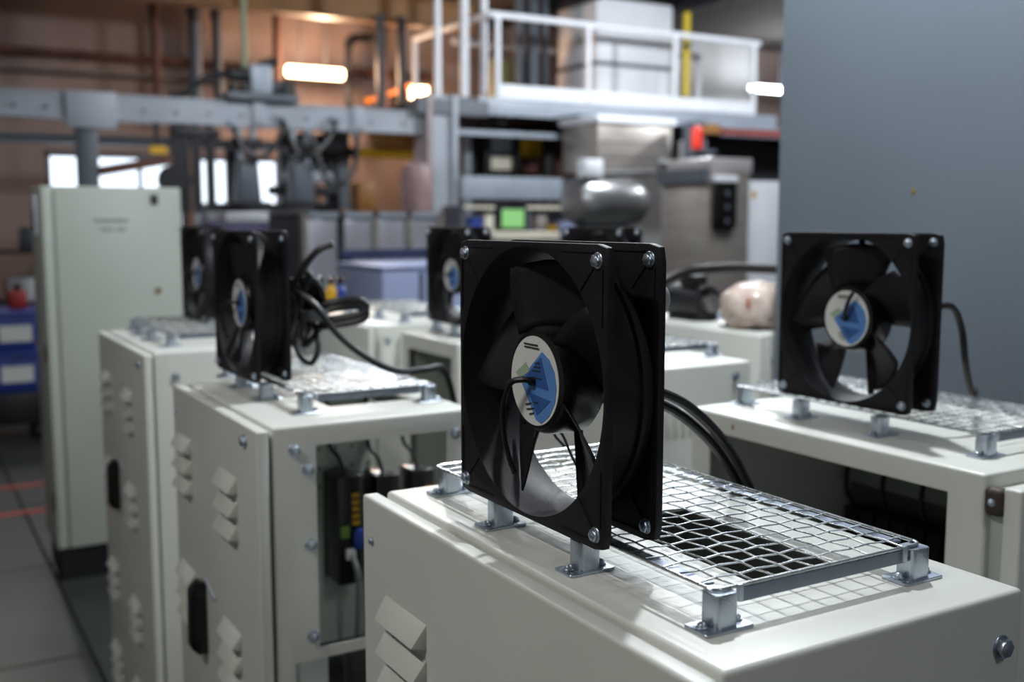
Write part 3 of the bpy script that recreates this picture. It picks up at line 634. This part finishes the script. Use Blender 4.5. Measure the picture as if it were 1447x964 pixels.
# warm wall lamps
def wall_lamp(label, x0, x1, y, z, r, tm, power, col):
    t = thing('wall_lamp', label, 'lamp', ((x0 + x1) / 2, y, z), 'lit lamps at the back of the hall')
    Bx('housing', WHT, t, x0, x1, y + .04, y + .12, z - .03, z + .03); MB().cyl((x0, y, z), (x1, y, z), r, 14).build('tube', tm, t)
    for x in (x0 + .06, x1 - .06): Bx('holder', GREYD, t, x - .02, x + .02, y, y + .06, z - .03, z + .05)
    for x in (x0 + .2, x1 - .2): MB().cyl((x, y + .08, z + .03), (x, y + .08, 4.525), .008, 6).build('rod', GREYD, t)
    if power:
        ld = bpy.data.lights.new('lamp_light', 'POINT'); ld.shadow_soft_size = .1; ld.energy = power; ld.color = col
        lo = bpy.data.objects.new('lamp_light', ld); COL.objects.link(lo); lo.parent = t; lo.location = (0, -.3, 0)
a = at(406, 102, 13.3); b = at(484, 104, 13.3)
wall_lamp('glowing warm tube lamp on the brown wall above the gantry beam', a.x, b.x, 13.3, (a.z + b.z) / 2, .07, TUBEW, 110, WARM)
a = at(579, 140, 13.3); b = at(604, 140, 13.3)
t = thing('work_light', 'square glowing warm work light with sloping hood left of the mezzanine', 'lamp', (a.x, 13.3, a.z - .1), 'lit lamps at the back of the hall')
Bx('lens', TUBEW, t, a.x, b.x, 13.28, 13.3, at(590, 152, 13.3).z, at(590, 122, 13.3).z); Bx('case', YEL, t, a.x - .02, b.x + .02, 13.3, 13.45, at(590, 154, 13.3).z, at(590, 120, 13.3).z, .01)
c = at(522, 140, 13.3); MB().bar((c.x, 13.35, c.z - .02), (a.x, 13.35, at(580, 122, 13.3).z), .2, .06).build('hood', ORG, t)
MB().cyl((a.x + .1, 13.4, at(590, 121, 13.3).z), (a.x + .1, 13.4, 4.525), .012, 6).build('rod', GREYD, t)
ld = bpy.data.lights.new('lamp_light', 'POINT'); ld.shadow_soft_size = .1; ld.energy = 40; ld.color = WARM; lo = bpy.data.objects.new('lamp_light', ld); COL.objects.link(lo); lo.parent = t; lo.location = (.12, -.3, .1)
a = at(1062, 124, 12.9); b = at(1094, 121, 12.9)
wall_lamp('bright cool tube lamp behind the right end of the railing', a.x, b.x + .4, 12.9, a.z, .05, TUBEC, 70, COOL)

# gantry carriage and tooling under the beam
q = at(372, 120, 10.3); X = q.x
t = thing('gantry_carriage', 'dark motor carriage riding on the grey gantry beam', 'carriage', (X, 10.3, 2.785))
Bx('saddle', GREYD, t, X - .34, X + .38, 10.33, 10.66, 2.78, 2.855, .01); Bx('motor', GREY, t, X - .1, X + .12, 10.36, 10.6, 2.855, 3.135, .03); Bx('gearbox', DARK, t, X + .12, X + .36, 10.38, 10.58, 2.855, 2.995, .02)
MB().cyl((X - .1, 10.48, 3.035), (X - .28, 10.48, 3.035), .07, 14).build('motor_cap', DARK, t); MB().cyl((X + .02, 10.48, 3.125), (X + .2, 10.48, 3.195), .05, 12).build('connector', DARK, t)
MB().tube(spline([(X - .3, 10.48, 3.035), (X - .5, 10.45, 2.985), (X - .7, 10.45, 2.835), (X - .85, 10.45, 2.795)], 6), .035, 8).build('cable_chain', DARK, t)
for dx in (-.27, -.16, .26): MB().cyl((X + dx, 10.4, 2.795), (X + dx, 10.4, 2.935), .05, 12).build('roller', DARK, t)
for p, py0, py1, w_, lab in ((360, 226, 284, .17, 'grey gripper block hanging left under the carriage'), (437, 232, 284, .19, 'grey gripper block hanging right under the carriage')):
    x0, x1, z0, z1 = span(p - 14, p + 14, py0, py1, 10.2); xm = (x0 + x1) / 2
    t = thing('gripper_head', lab, 'gripper', (xm, 10.2, z0), 'gripper heads under the gantry')
    MB().prism([(xm - .12, z0), (xm + .12, z0), (xm + .09, z1), (xm - .09, z1)], 'y', 10.36, 10.56).build('block', GREYD, t, bevel=.01)
    for s in (-.07, .07): MB().cyl((xm + s, 10.46, z1 - .05), (xm + s, 10.46, 2.54), .035, 10).build('rod', GREY, t)
    Bx('flange', DARK, t, xm - .2, xm + .2, 10.34, 10.58, z0 - .05, z0, .01); Bx('collar', DARK, t, xm - .14, xm + .14, 10.38, 10.54, z1 + .12, z1 + .22, .01)
t = thing('tool_frame', 'dark upright tool frame hanging under the beam left of the grippers', 'frame', (2.835, 10.1, 1.7))
for p in (262, 275, 292, 312): x0, x1, z0, z1 = span(p - 4, p + 4, 184, 300, 10.1); Bx('upright', DARK, t, x0, x1, 10.43, 10.50, z0, 2.537)
x0, x1, z0, z1 = span(256, 324, 180, 190, 10.1); Bx('top_bar', DARK, t, x0, x1, 10.42, 10.51, z0, z1, .01)
x0, x1, z0, z1 = span(238, 276, 235, 272, 10.1); MB().cyl(((x0 + x1) / 2, 10.33, (z0 + z1) / 2), ((x0 + x1) / 2, 10.45, (z0 + z1) / 2), .15, 20).build('drum', DARK, t)
x0, x1, z0, z1 = span(150, 240, 222, 240, 10.1); MB().bar((x0, 10.46, z0 + .0), (x1 + .1, 10.46, z1), .12, .09).build('arm', RUST, t)
x0, x1, z0, z1 = span(226, 250, 206, 214, 10.0); Bx('plate', YEL, t, x0, x1, 10.40, 10.47, z0, z1 + .02)
Bx('hanger', DARK, t, (x0 + x1) / 2 - .02, (x0 + x1) / 2 + .02, 10.46, 10.5, z0, 2.537)
t = thing('transfer_machine', 'dark transfer machine with grey cylinders behind the gripper heads', 'machine', (4.0, 11, 0))
x0, x1, z0, z1 = span(296, 480, 288, 330, 10.9); Bx('bed', DARK, t, x0, x1, 10.9, 11.5, 0, z1, .03)
for p, a, b, m in ((330, 200, 288, DARK), (405, 186, 290, GREYD), (470, 150, 290, DARK), (486, 186, 290, GREYD)): x0, x1, z0, z1 = span(p - 7, p + 7, a, b, 11.0); Bx('upright', m, t, x0, x1, 11.0, 11.1, z0 - .05, z1)
for py, px0, px1, m in ((196, 395, 470, DARK), (214, 420, 500, DARK), (250, 396, 470, GREY), (270, 380, 480, DARK)): x0, x1, z0, z1 = span(px0, px1, py - 6, py + 6, 10.95); Bx('cross_bar', m, t, x0, x1, 10.93, 11.0, z0, z1, .01)
x0, x1, z0, z1 = span(408, 468, 220, 252, 11.2); Bx('cover', GREY, t, x0, x1, 11.1, 11.4, z0, z1, .02)
x0, x1, z0, z1 = span(452, 486, 190, 222, 10.95); MB().cyl((x0, 11, (z0 + z1) / 2), (x1, 11, (z0 + z1) / 2), .09, 14).build('cylinder', GREYD, t)
for k, (pts, lab) in enumerate((([(330, 178), (345, 215), (372, 222), (398, 190), (402, 172)], 'black hose looping below the left side of the carriage'),
                          ([(402, 172), (418, 214), (440, 220), (466, 196), (474, 170)], 'black hose looping below the right side of the carriage'),
                          ([(440, 190), (455, 240), (476, 262), (500, 240), (505, 190)], 'black hose hanging lowest right of the gripper heads'))):
    o = thing('air_hose', lab, 'hose', at(*pts[0], 10.3), 'air hoses under the gantry')
    MB().tube(spline([tuple(at(px, py, 10.3)) for px, py in pts], 8), .028, 8).build('tube', RUB, o)
    for e in (0, -1): q = at(*pts[e], 10.3); MB().cyl((q.x, 10.3, q.z - .03), (q.x, 10.42, q.z + .03), .035, 10).build('fitting', ZINC, o)
t = thing('yellow_hoist', 'yellow hoist trolley and rail below the gantry beam', 'hoist', (5, 11.8, 2.3))
x0, x1, z0, z1 = span(473, 588, 212, 222, 11.8); Bx('rail', YEL, t, x0, x1, 11.75, 11.85, z0, z1); x0, x1, z0, z1 = span(524, 586, 180, 212, 11.8); Bx('trolley', OCH, t, x0, x1, 11.7, 11.95, z0, z1, .02)
Bx('hanger', DARK, t, x0 + .1, x0 + .2, 11.8, 11.85, z1, 4.02); Bx('hanger', DARK, t, x1 - .2, x1 - .1, 11.8, 11.85, z1, 4.02)
x0, x1, z0, z1 = span(502, 526, 258, 302, 10.6); t = thing('orange_tool_block', 'orange-brown tool block on grey stand under the gantry beam', 'tool', (x0, 10.6, 0)); Bx('block', OCH, t, x0, x1, 10.5, 10.75, z0, z1, .02); Bx('stand', GREYD, t, x0 + .02, x1 - .02, 10.52, 10.73, 0, z0)
x0, x1, z0, z1 = span(568, 610, 228, 305, 9.8); xm = (x0 + x1) / 2
t = thing('wrapped_roll', 'upright pink plastic-wrapped roll left of the square column', 'roll', (xm, 9.8, 0)); prof = [(0, 1.2), (.15, 1.2), (.17, 1.5), (.15, 1.8), (.17, z1 - .2), (.13, z1 - .05), (.05, z1), (0, z1)]
MB().lathe(prof, (xm, 9.8, 0), 'z', 20).build('roll', CURT, t); MB().cyl((xm, 9.8, 0), (xm, 9.8, 1.2), .08, 12).build('stand', GREYD, t); MB().cyl((xm, 9.8, 0), (xm, 9.8, .03), .22, 16).build('base', GREYD, t)

# press behind the column
t = thing('press_machine', 'dark press machine with yellow guard under the mezzanine', 'machine', (6.2, 11.2, 0))
x0, x1, z0, z1 = span(655, 840, 195, 252, 11.4); Bx('body', DARK, t, x0, x1, 11.4, 12.1, 0, z1 + .1)
for p, a, b, m, y in ((712, 192, 216, GREY, 11.3), (752, 194, 222, YEL, 11.3), (710, 222, 240, CREAM, 11.3), (752, 228, 246, RUST, 11.3), (800, 196, 250, RUST, 11.35)):
    x0, x1, z0, z1 = span(p - 17, p + 17, a, b, y); Bx('panel', m, t, x0, x1, y, y + .1, z0, z1, .01)
for p in (662, 690, 732, 775): x0, x1, z0, z1 = span(p - 4, p + 4, 190, 250, 11.2); Bx('upright', GREY if p == 662 else DARK, t, x0, x1, 11.2, 11.28, 0, z1)
x0, x1, z0, z1 = span(845, 950, 178, 242, 9.5)
t = thing('steel_duct', 'square stainless duct box hanging below the mezzanine', 'duct', (x0, 9.5, z0)); Bx('body', SS, t, x0, x1, 9.5, 10.2, z0, z1, .01); Bx('top_ledge', WHT, t, x0 - .03, x1 + .03, 9.46, 10.24, z1, z1 + .07, .01)
for x in (x0 + .1, x1 - .1): MB().cyl((x, 9.9, z1 + .07), (x, 9.9, 2.76), .02, 8).build('hanger', GREYD, t)
Bx('bracket', GREYD, t, x0, x1, 9.88, 10.43, 2.75, 2.785)
for k in range(2): Bx('seam', GREYD, t, x0 + .02, x1 - .02, 9.494, 9.502, z0 + .15 + .16 * k, z0 + .158 + .16 * k)
x0, x1, z0, z1 = span(832, 936, 250, 322, 8.5); zm_ = (z0 + z1) / 2; rr = (z1 - z0) / 2
t = thing('stainless_vessel', 'horizontal stainless vessel with domed end behind the nearest fan', 'vessel', (x0, 8.7, 0))
MB().lathe([(0, x0 - .02), (rr * .8, x0), (rr, x0 + .1), (rr, x1 - .25), (rr * .85, x1 - .1), (rr * .5, x1), (0, x1 + .03)], (0, 8.8, zm_), 'x', 32).build('shell', SSB, t)
for x in (x0 + .2, x1 - .3): Bx('leg', GREYD, t, x - .04, x + .04, 8.72, 8.88, 0, z0 + .06)
MB().cyl((x0 + .1, 8.7, z1 + .02), (x1 + .05, 8.7, z1 + .05), .03, 10).build('top_pipe', SSB, t); Bx('bracket', WHT, t, x0 + .02, x0 + .24, 8.6, 8.75, z1 - .02, z1 + .16, .02)
MB().lathe([(0, -.06), (.055, -.03), (.065, 0), (.055, .03), (0, .06)], (x1 + .08, 8.6, z1 + .14), 'z', 14).build('valve_ball', SSB, t); MB().cyl((x1 + .08, 8.6, z1 - .2), (x1 + .08, 8.6, z1 + .1), .02, 8).build('valve_stem', SSB, t)

# storage shelf with boxes under the rail
SHX0, SHX1 = at(655, 300, 9.2).x, at(835, 300, 9.2).x
t = thing('storage_shelf', 'steel storage shelf loaded with boxes below the grey cross rail', 'shelf', (SHX0, 9.3, 0))
ZS = [at(740, 338, 9.2).z - .25, at(740, 338, 9.2).z + .02, at(740, 291, 9.2).z]
for x in (SHX0, (SHX0 + SHX1) / 2, SHX1): Bx('upright', GREYD, t, x - .03, x + .03, 9.2, 9.6, 0, ZS[2])
for z in ZS: Bx('shelf_board', CREAM if z == ZS[2] else GREYD, t, SHX0, SHX1, 9.18, 9.62, z - .03, z)
xx = SHX0 + .08
for k, (w_, h_, m, lab) in enumerate([(.14, .2, BLU, 'blue box'), (.1, .25, CREAM, 'cream box'), (.12, .22, GREYD, 'dark grey box'), (.1, .2, DARK, 'black box'), (.16, .18, RUST, 'brown box'), (.12, .24, SS, 'steel tin'), (.1, .12, YEL, 'yellow box'), (.2, .16, BLUGR, 'lilac box'), (.14, .14, WHT, 'white box')]):
    o = thing('shelf_box', lab + ' on the middle board of the storage shelf', 'box', (xx, 9.3, ZS[1]), 'boxes on the storage shelf')
    Bx('carton', m, o, xx, xx + w_, 9.22, 9.5, ZS[1], ZS[1] + h_ * .9, .01); Bx('lid', m, o, xx - .005, xx + w_ + .005, 9.215, 9.505, ZS[1] + h_ * .9, ZS[1] + h_, .006)
    xx += w_ + .03
# monitor on a desk
x0, x1, z0, z1 = span(709, 740, 296, 322, 7.0)
dk = thing('control_desk', 'white-topped control desk carrying the green-lit monitor', 'desk', (x0, 6.9, 0)); zt = at(740, 328, 6.6).z
a = at(698, 330, 6.6).x; b = at(792, 330, 6.6).x
Bx('top', CREAM, dk, a, b, 6.6, 7.3, zt - .06, zt, .01)
for x in (a + .03, b - .06): Bx('side_panel', GREYD, dk, x, x + .03, 6.65, 7.28, 0, zt - .06)
mo = thing('monitor', 'small monitor with glowing green screen', 'monitor', ((x0 + x1) / 2, 7.0, zt))
Bx('case', BLKG, mo, x0 - .03, x1 + .03, 7.0, 7.06, z0 - .02, z1 + .03, .008); Bx('screen', SCRN, mo, x0, x1, 6.994, 7.0, z0, z1); Bx('stand', BLKG, mo, (x0 + x1) / 2 - .03, (x0 + x1) / 2 + .03, 7.02, 7.05, zt, z0); Bx('foot', BLKG, mo, x0, x1, 6.94, 7.1, zt, zt + .012)
# stainless cabinet, pendant, white cabinet
t = thing('stainless_cabinet', 'tall brushed stainless cabinet left of the grey wall', 'cabinet', (5.35, 6.3, 0))
Bx('body', SS, t, 5.184, 5.575, 6.0, 6.56, .1, 1.97, .01); Bx('top_box', mat('steel_top', (190, 184, 186), .4, .4), t, 5.19, 5.60, 6.0, 6.5, 1.972, 2.08, .01); Bx('cap', GREYD, t, 5.14, 5.184, 6.0, 6.56, 1.90, 2.0); Bx('plinth', PLINTH, t, 5.20, 5.55, 6.03, 6.53, 0, .1); Bx('door', SS, t, 5.21, 5.55, 5.985, 6.0, .14, 1.82, .006)
x0, x1, z0, z1 = span(1009, 1040, 258, 325, 5.95)
t = thing('control_pendant', 'black control pendant hanging on the stainless cabinet', 'pendant', ((x0 + x1) / 2, 5.95, z0)); MB().prism([(x0, z0), (x1 - .02, z0), (x1, z0 + .05), (x1, z1), (x0, z1)], 'y', 5.93, 5.984).build('case', BLKG, t, bevel=.01)
Bx('hook', WHT, t, x0 - .01, x1 + .01, 5.93, 5.984, z1, z1 + .05, .008)
for k in range(3): MB().cyl(((x0 + x1) / 2, 5.93, z1 - .08 - .1 * k), ((x0 + x1) / 2, 5.92, z1 - .08 - .1 * k), .02, 10).build('button', GREYD, t)
x0 = at(1056, 300, 6.1).x
t = thing('white_cabinet', 'narrow white cabinet between stainless cabinet and grey wall', 'cabinet', (x0 + .3, 6.4, 0)); zt = at(1075, 256, 6.1).z
Bx('body', WHT, t, x0, x0 + .6, 6.1, 6.6, .08, zt, .01); Bx('plinth', PLINTH, t, x0 + .02, x0 + .58, 6.12, 6.58, 0, .08); q = at(1065, 275, 6.1); Bx('sticker', YEL, t, q.x - .02, q.x + .02, 6.096, 6.1, q.z - .025, q.z + .025)
Bx('handle', GREYD, t, x0 + .04, x0 + .06, 6.07, 6.1, 1.0, 1.15)
# rack with red parts
x0, x1, z0, z1 = span(972, 1096, 196, 232, 9.0)
t = thing('parts_rack', 'dark steel rack with red and orange beams behind the stainless cabinet', 'rack', (x0, 9.0, 0))
Bx('back_panel', DARK, t, x0 + .25, x1 + .6, 9.3, 9.35, 1.2, z1); zt = at(1040, 180, 9).z
Bx('red_beam', mat('dark_red_paint', (118, 34, 24), .5), t, x0 + .5, x1 + .1, 9.0, 9.1, z1 + .02, zt - .02); Bx('orange_beam', OCH, t, x0 + .25, x0 + .45, 9.0, 9.1, z1 + .0, zt + .02)
for x in (x0 + .22, x1 + .5): Bx('upright', GREYD, t, x, x + .08, 9.05, 9.35, 0, zt + .06)
Bx('shelf_board', GREYD, t, x0 + .25, x1 + .5, 9.0, 9.35, z1 - .0, z1 + .02)
q = at(989, 195, 8.9); o = thing('red_lantern', 'small bright red warning lantern left of the dark rack', 'lantern', (q.x, 8.95, q.z - .12)); MB().lathe([(0, 0), (.06, .01), (.06, .2), (.045, .24), (0, .25)], (q.x, 8.95, q.z - .12), 'z', 16).build('lens', mat('red_lens', (200, 40, 20), .3, emit=.15), o); Bx('bracket', GREYD, o, q.x - .07, q.x + .25, 8.92, 9.06, q.z - .15, q.z - .12)
# things on K
def lump(name, label, cat, c, rx, ry, rz, m, seed, parts):
    rnd = random.Random(seed); t = thing(name, label, cat, (c[0], c[1], c[2]))
    bm = bmesh.new(); bmesh.ops.create_icosphere(bm, subdivisions=4, radius=1)
    ph = [(Vector((rnd.uniform(-1, 1), rnd.uniform(-1, 1), rnd.uniform(-1, 1))).normalized(), rnd.uniform(3, 8), rnd.uniform(0, 6)) for _ in range(8)]
    for v in bm.verts:
        d = 1 + .03 * sum(abs(math.sin(v.co.dot(a) * f + p)) for a, f, p in ph) - .1
        z = v.co.z; v.co = Vector((v.co.x * rx * d, v.co.y * ry * d, max(-.86, math.copysign(abs(z) ** .7, z)) * rz * d + rz * .82))
        v.co.z = max(v.co.z, 0)
    me = bpy.data.meshes.new('bag'); bm.to_mesh(me); bm.free(); me.materials.append(m)
    for p in me.polygons: p.use_smooth = True
    o = bpy.data.objects.new('bag', me); COL.objects.link(o); o.parent = t; WPOS[o.name] = Vector(c)
    return t
t = lump('wrapped_bundle', 'crinkled clear plastic-wrapped bundle on the beige cabinet', 'bundle', (2.32, 2.45, ZC), .11, .10, .078, WRAP, 3, None)
Bx('tape', mat('orange_tape', (186, 96, 66), .4), t, 2.223, 2.230, 2.385, 2.40, ZC + .07, ZC + .10, .003); Bx('tray', PLINTH, t, 2.24, 2.41, 2.37, 2.53, ZC, ZC + .008)
hz = thing('black_hose', 'thick black hose arching over the beige cabinet', 'hose', (2.28, 3.0, ZC))
MB().tube(spline([(2.23, 3.38, 1.316), (2.235, 3.12, 1.322), (2.25, 2.95, 1.36), (2.27, 2.77, 1.45), (2.30, 2.63, 1.475), (2.34, 2.48, 1.48), (2.40, 2.34, 1.47), (2.50, 2.34, 1.40), (2.56, 2.37, 1.316)], 8), .015, 10).build('tube', RUB, hz)
MB().cyl((2.228, 3.36, 1.318), (2.23, 3.44, 1.318), .02, 12).build('coupling', ZINC, hz)
o = thing('drive_motor', 'dark small motor with silver cap right of the nearest fan', 'motor', (2.32, 2.74, ZC)); MB().cyl((2.33, 2.69, ZC + .06), (2.33, 2.86, ZC + .06), .058, 18).build('body', DARK, o); MB().cyl((2.33, 2.665, ZC + .06), (2.33, 2.69, ZC + .06), .03, 14).build('cap', SSB, o); Bx('foot', DARK, o, 2.28, 2.38, 2.70, 2.84, ZC, ZC + .012); Bx('terminal_box', DARK, o, 2.30, 2.36, 2.73, 2.80, ZC + .11, ZC + .15, .005)
o = thing('paper_tray', 'pale tray of papers lying on the beige cabinet', 'tray', (2.50, 2.7, ZC)); Bx('tray', BLUGR, o, 2.42, 2.64, 2.58, 2.84, ZC, ZC + .012, .003); Bx('paper', LBLW, o, 2.43, 2.62, 2.60, 2.81, ZC + .012, ZC + .02)
# blue-grey housing, bottles, panels
t = thing('blue_grey_housing', 'smooth blue-grey machine housing behind the left-hand guards', 'machine', (2.6, 5.5, 0))
Bx('body', BLUGR, t, 2.254, 2.95, 5.2, 5.85, .08, 1.362, .012); Bx('lid', BLUGR, t, 2.249, 2.955, 5.195, 5.855, 1.365, 1.387, .008); Bx('base', PLINTH, t, 2.26, 2.92, 5.23, 5.82, 0, .08); x0, x1, z0, z1 = span(594, 599, 380, 430, 5.19); Bx('door_gap', GREYD, t, x0, x1, 5.194, 5.2, .3, 1.35)
fr = thing('machine_frame', 'dark square-tube frame standing behind the blue-grey housing', 'frame', (2.3, 6.1, 0))
for x in (2.36, 3.35): Bx('leg', DARK, fr, x, x + .07, 6.05, 6.12, 0, 1.40)
Bx('top_bar', mat('navy_paint', (40, 50, 82), .5), fr, 2.36, 3.42, 6.05, 6.12, 1.39, 1.45); Bx('mid_bar', DARK, fr, 2.36, 3.42, 6.06, 6.11, 1.1, 1.15)
pm = thing('panelled_machine', 'pale metal machine with hazy door panels behind the frame', 'machine', (3, 7, 0))
x0, x1, z0, z1 = span(432, 622, 300, 372, 7.0); HAZE = mat('hazy_panel', (176, 176, 186), .25, .35, .2, 2)
Bx('body', GREYD, pm, x0, x1, 7.05, 7.8, 0, z1 - .02)
n = 4
for k in range(n): Bx('panel', HAZE, pm, x0 + (x1 - x0) * k / n + .02, x0 + (x1 - x0) * (k + 1) / n - .02, 7.0, 7.05, .2, z1 - .05, .01)
for k in (0, 1, 2, 3, 4): xx = x0 + (x1 - x0) * k / n; Bx('frame_post', DARK if k == 1 else SS, pm, xx - .02, xx + .02, 6.98, 7.06, .05, z1)
Bx('top_frame', GREY, pm, x0, x1, 6.98, 7.8, z1 - .04, z1)
Bx('red_tag', RED, pm, x1 - .12, x1 - .02, 6.985, 6.999, at(600, 372, 6.98).z, at(600, 355, 6.98).z)
sc = thing('side_bench', 'low grey bench carrying the yellow and blue bottles', 'bench', (1.6, 4.1, 0)); Bx('top', CAB, sc, 1.34, 1.80, 3.95, 4.28, ZC - .05, ZC - .02, .006)
for x in (1.36, 1.75): 
    for y in (3.97, 4.23): Bx('leg', GREYD, sc, x, x + .03, y, y + .03, 0, ZC - .05)
for p, m, lab in ((468, YEL, 'yellow bottle on the side bench'), (481, BLU, 'blue bottle next to the yellow bottle')):
    q = at(p, 420, 4.08); o = thing('spray_bottle', lab, 'bottle', (q.x, 4.08, ZC - .02), 'bottles on the side bench'); MB().lathe([(0, 0), (.022, 0), (.024, .01), (.024, .07), (.012, .085), (.010, .095), (0, .095)], (q.x, 4.08, ZC - .02), 'z', 16).build('bottle_body', m, o); MB().cyl((q.x, 4.08, ZC + .075), (q.x, 4.08, ZC + .10), .013, 12).build('cap', BLKG, o)
x0, x1, z0, z1 = span(398, 428, 303, 372, 8.6); t = thing('red_brown_cabinet', 'red-brown switch cabinet with bright red button behind second fan', 'cabinet', (x0, 8.6, 0)); Bx('body', RUST, t, x0, x1, 8.6, 9.0, 0, z1, .01); q = at(415, 340, 8.6); MB().cyl((q.x, 8.6, q.z), (q.x, 8.55, q.z), .06, 14).build('button', RED, t)
x0, x1, z0, z1 = span(300, 386, 300, 326, 8.2); t = thing('parts_crate', 'violet and white parts crate showing above the second fan', 'crate', (x0, 8.2, 0)); Bx('crate', mat('violet_plastic', (84, 78, 120), .5), t, x0, x1, 8.2, 8.7, z0 - .2, z1 - .08, .01); Bx('rim', WHT, t, x0 + .1, x1, 8.18, 8.72, z1 - .08, z1, .01); Bx('stand', DARK, t, x0 + .02, x1 - .02, 8.24, 8.66, 0, z0 - .2)
# far left: bins, canister, floor tape
q = at(20, 600, 8.9); X = at(20, 500, 8.6).x
t = thing('black_trolley', 'low black trolley at the left edge under blue bins', 'trolley', (X, 8.8, 0)); Bx('deck', PLINTH, t, X - .5, X + .22, 8.5, 9.1, .12, .36, .02)
for x in (X - .4, X + .14):
    for y in (8.58, 9.0): MB().cyl((x - .02, y, .06), (x + .02, y, .06), .06, 14).build('wheel', DARK, t)
for k, (z0, z1, lab) in enumerate(((.36, .66, 'lower blue bin with white label on the black trolley'), (.66, .96, 'upper blue bin with white label on the black trolley'))):
    b = thing('blue_bin', lab, 'bin', (X - .15, 8.8, z0), 'blue bins on the trolley')
    MB().prism([(X - .46, z0 + .002), (X + .14, z0 + .002), (X + .18, z1 - .03), (X - .5, z1 - .03)], 'y', 8.52, 9.08).build('tub', BLU, b, bevel=.01); Bx('rim', BLU, b, X - .52, X + .2, 8.5, 9.1, z1 - .03, z1, .006); Bx('label', LBLW, b, X - .1, X + .12, 8.512, 8.519, z0 + .08, z0 + .2)
    Bx('label', LBLW, b, X - .42, X - .18, 8.512, 8.519, z0 + .08, z0 + .2)
o = thing('red_canister', 'small red canister on top of the blue bins', 'canister', (X, 8.8, .96)); Bx('can', mat('canister_red', (150, 34, 28), .5), o, X + .0, X + .12, 8.72, 8.88, .96, 1.10, .02); MB().cyl((X + .06, 8.8, 1.10), (X + .06, 8.8, 1.15), .03, 12).build('cap', DARK, o)
o = thing('orange_canister', 'small orange canister left of the red canister', 'canister', (X - .2, 8.8, .96)); Bx('can', ORG, o, X - .26, X - .1, 8.7, 8.9, .96, 1.12, .02); MB().cyl((X - .18, 8.8, 1.12), (X - .18, 8.8, 1.17), .03, 12).build('cap', DARK, o)
TAPE = mat('red_tape', (176, 62, 44), .6, 0, .3, 20)
for y0, lab in ((6.35, 'nearer red floor marking tape beside the tall cabinet'), (7.0, 'farther red floor marking tape beside the tall cabinet')):
    tag(MB().box(-2.2, .85, y0, y0 + .07, .0005, .002).build('floor_tape', TAPE), lab, 'floor tape', 'red floor tapes')
ru = thing('workshop_shelf', 'dark shelf unit with pale boxes behind the blue bins', 'shelf', (.6, 11.5, 0))
for x in (-.6, 1.5): Bx('upright', DARK, ru, x, x + .06, 11.4, 11.9, 0, 1.7)
for z in (.3, .8, 1.3): Bx('shelf_board', DARK, ru, -.6, 1.56, 11.4, 11.9, z, z + .03)
for k, (x, z, m, lab) in enumerate(((.7, .33, CREAM, 'cream carton on the lowest board of dark shelf'), (1.0, .83, WHT, 'white carton on the middle board of dark shelf'), (1.15, 1.33, GREYD, 'grey carton on the top board of dark shelf'), (.55, .83, RED, 'red carton on the middle board of dark shelf'), (1.2, .33, ORG, 'orange carton on the lowest board of dark shelf'))):
    o = thing('carton', lab, 'carton', (x, 11.6, z), 'cartons on the dark shelf'); Bx('box', m, o, x, x + .28, 11.45, 11.8, z, z + .22, .01); Bx('flap', m, o, x + .005, x + .275, 11.44, 11.62, z + .22, z + .226)
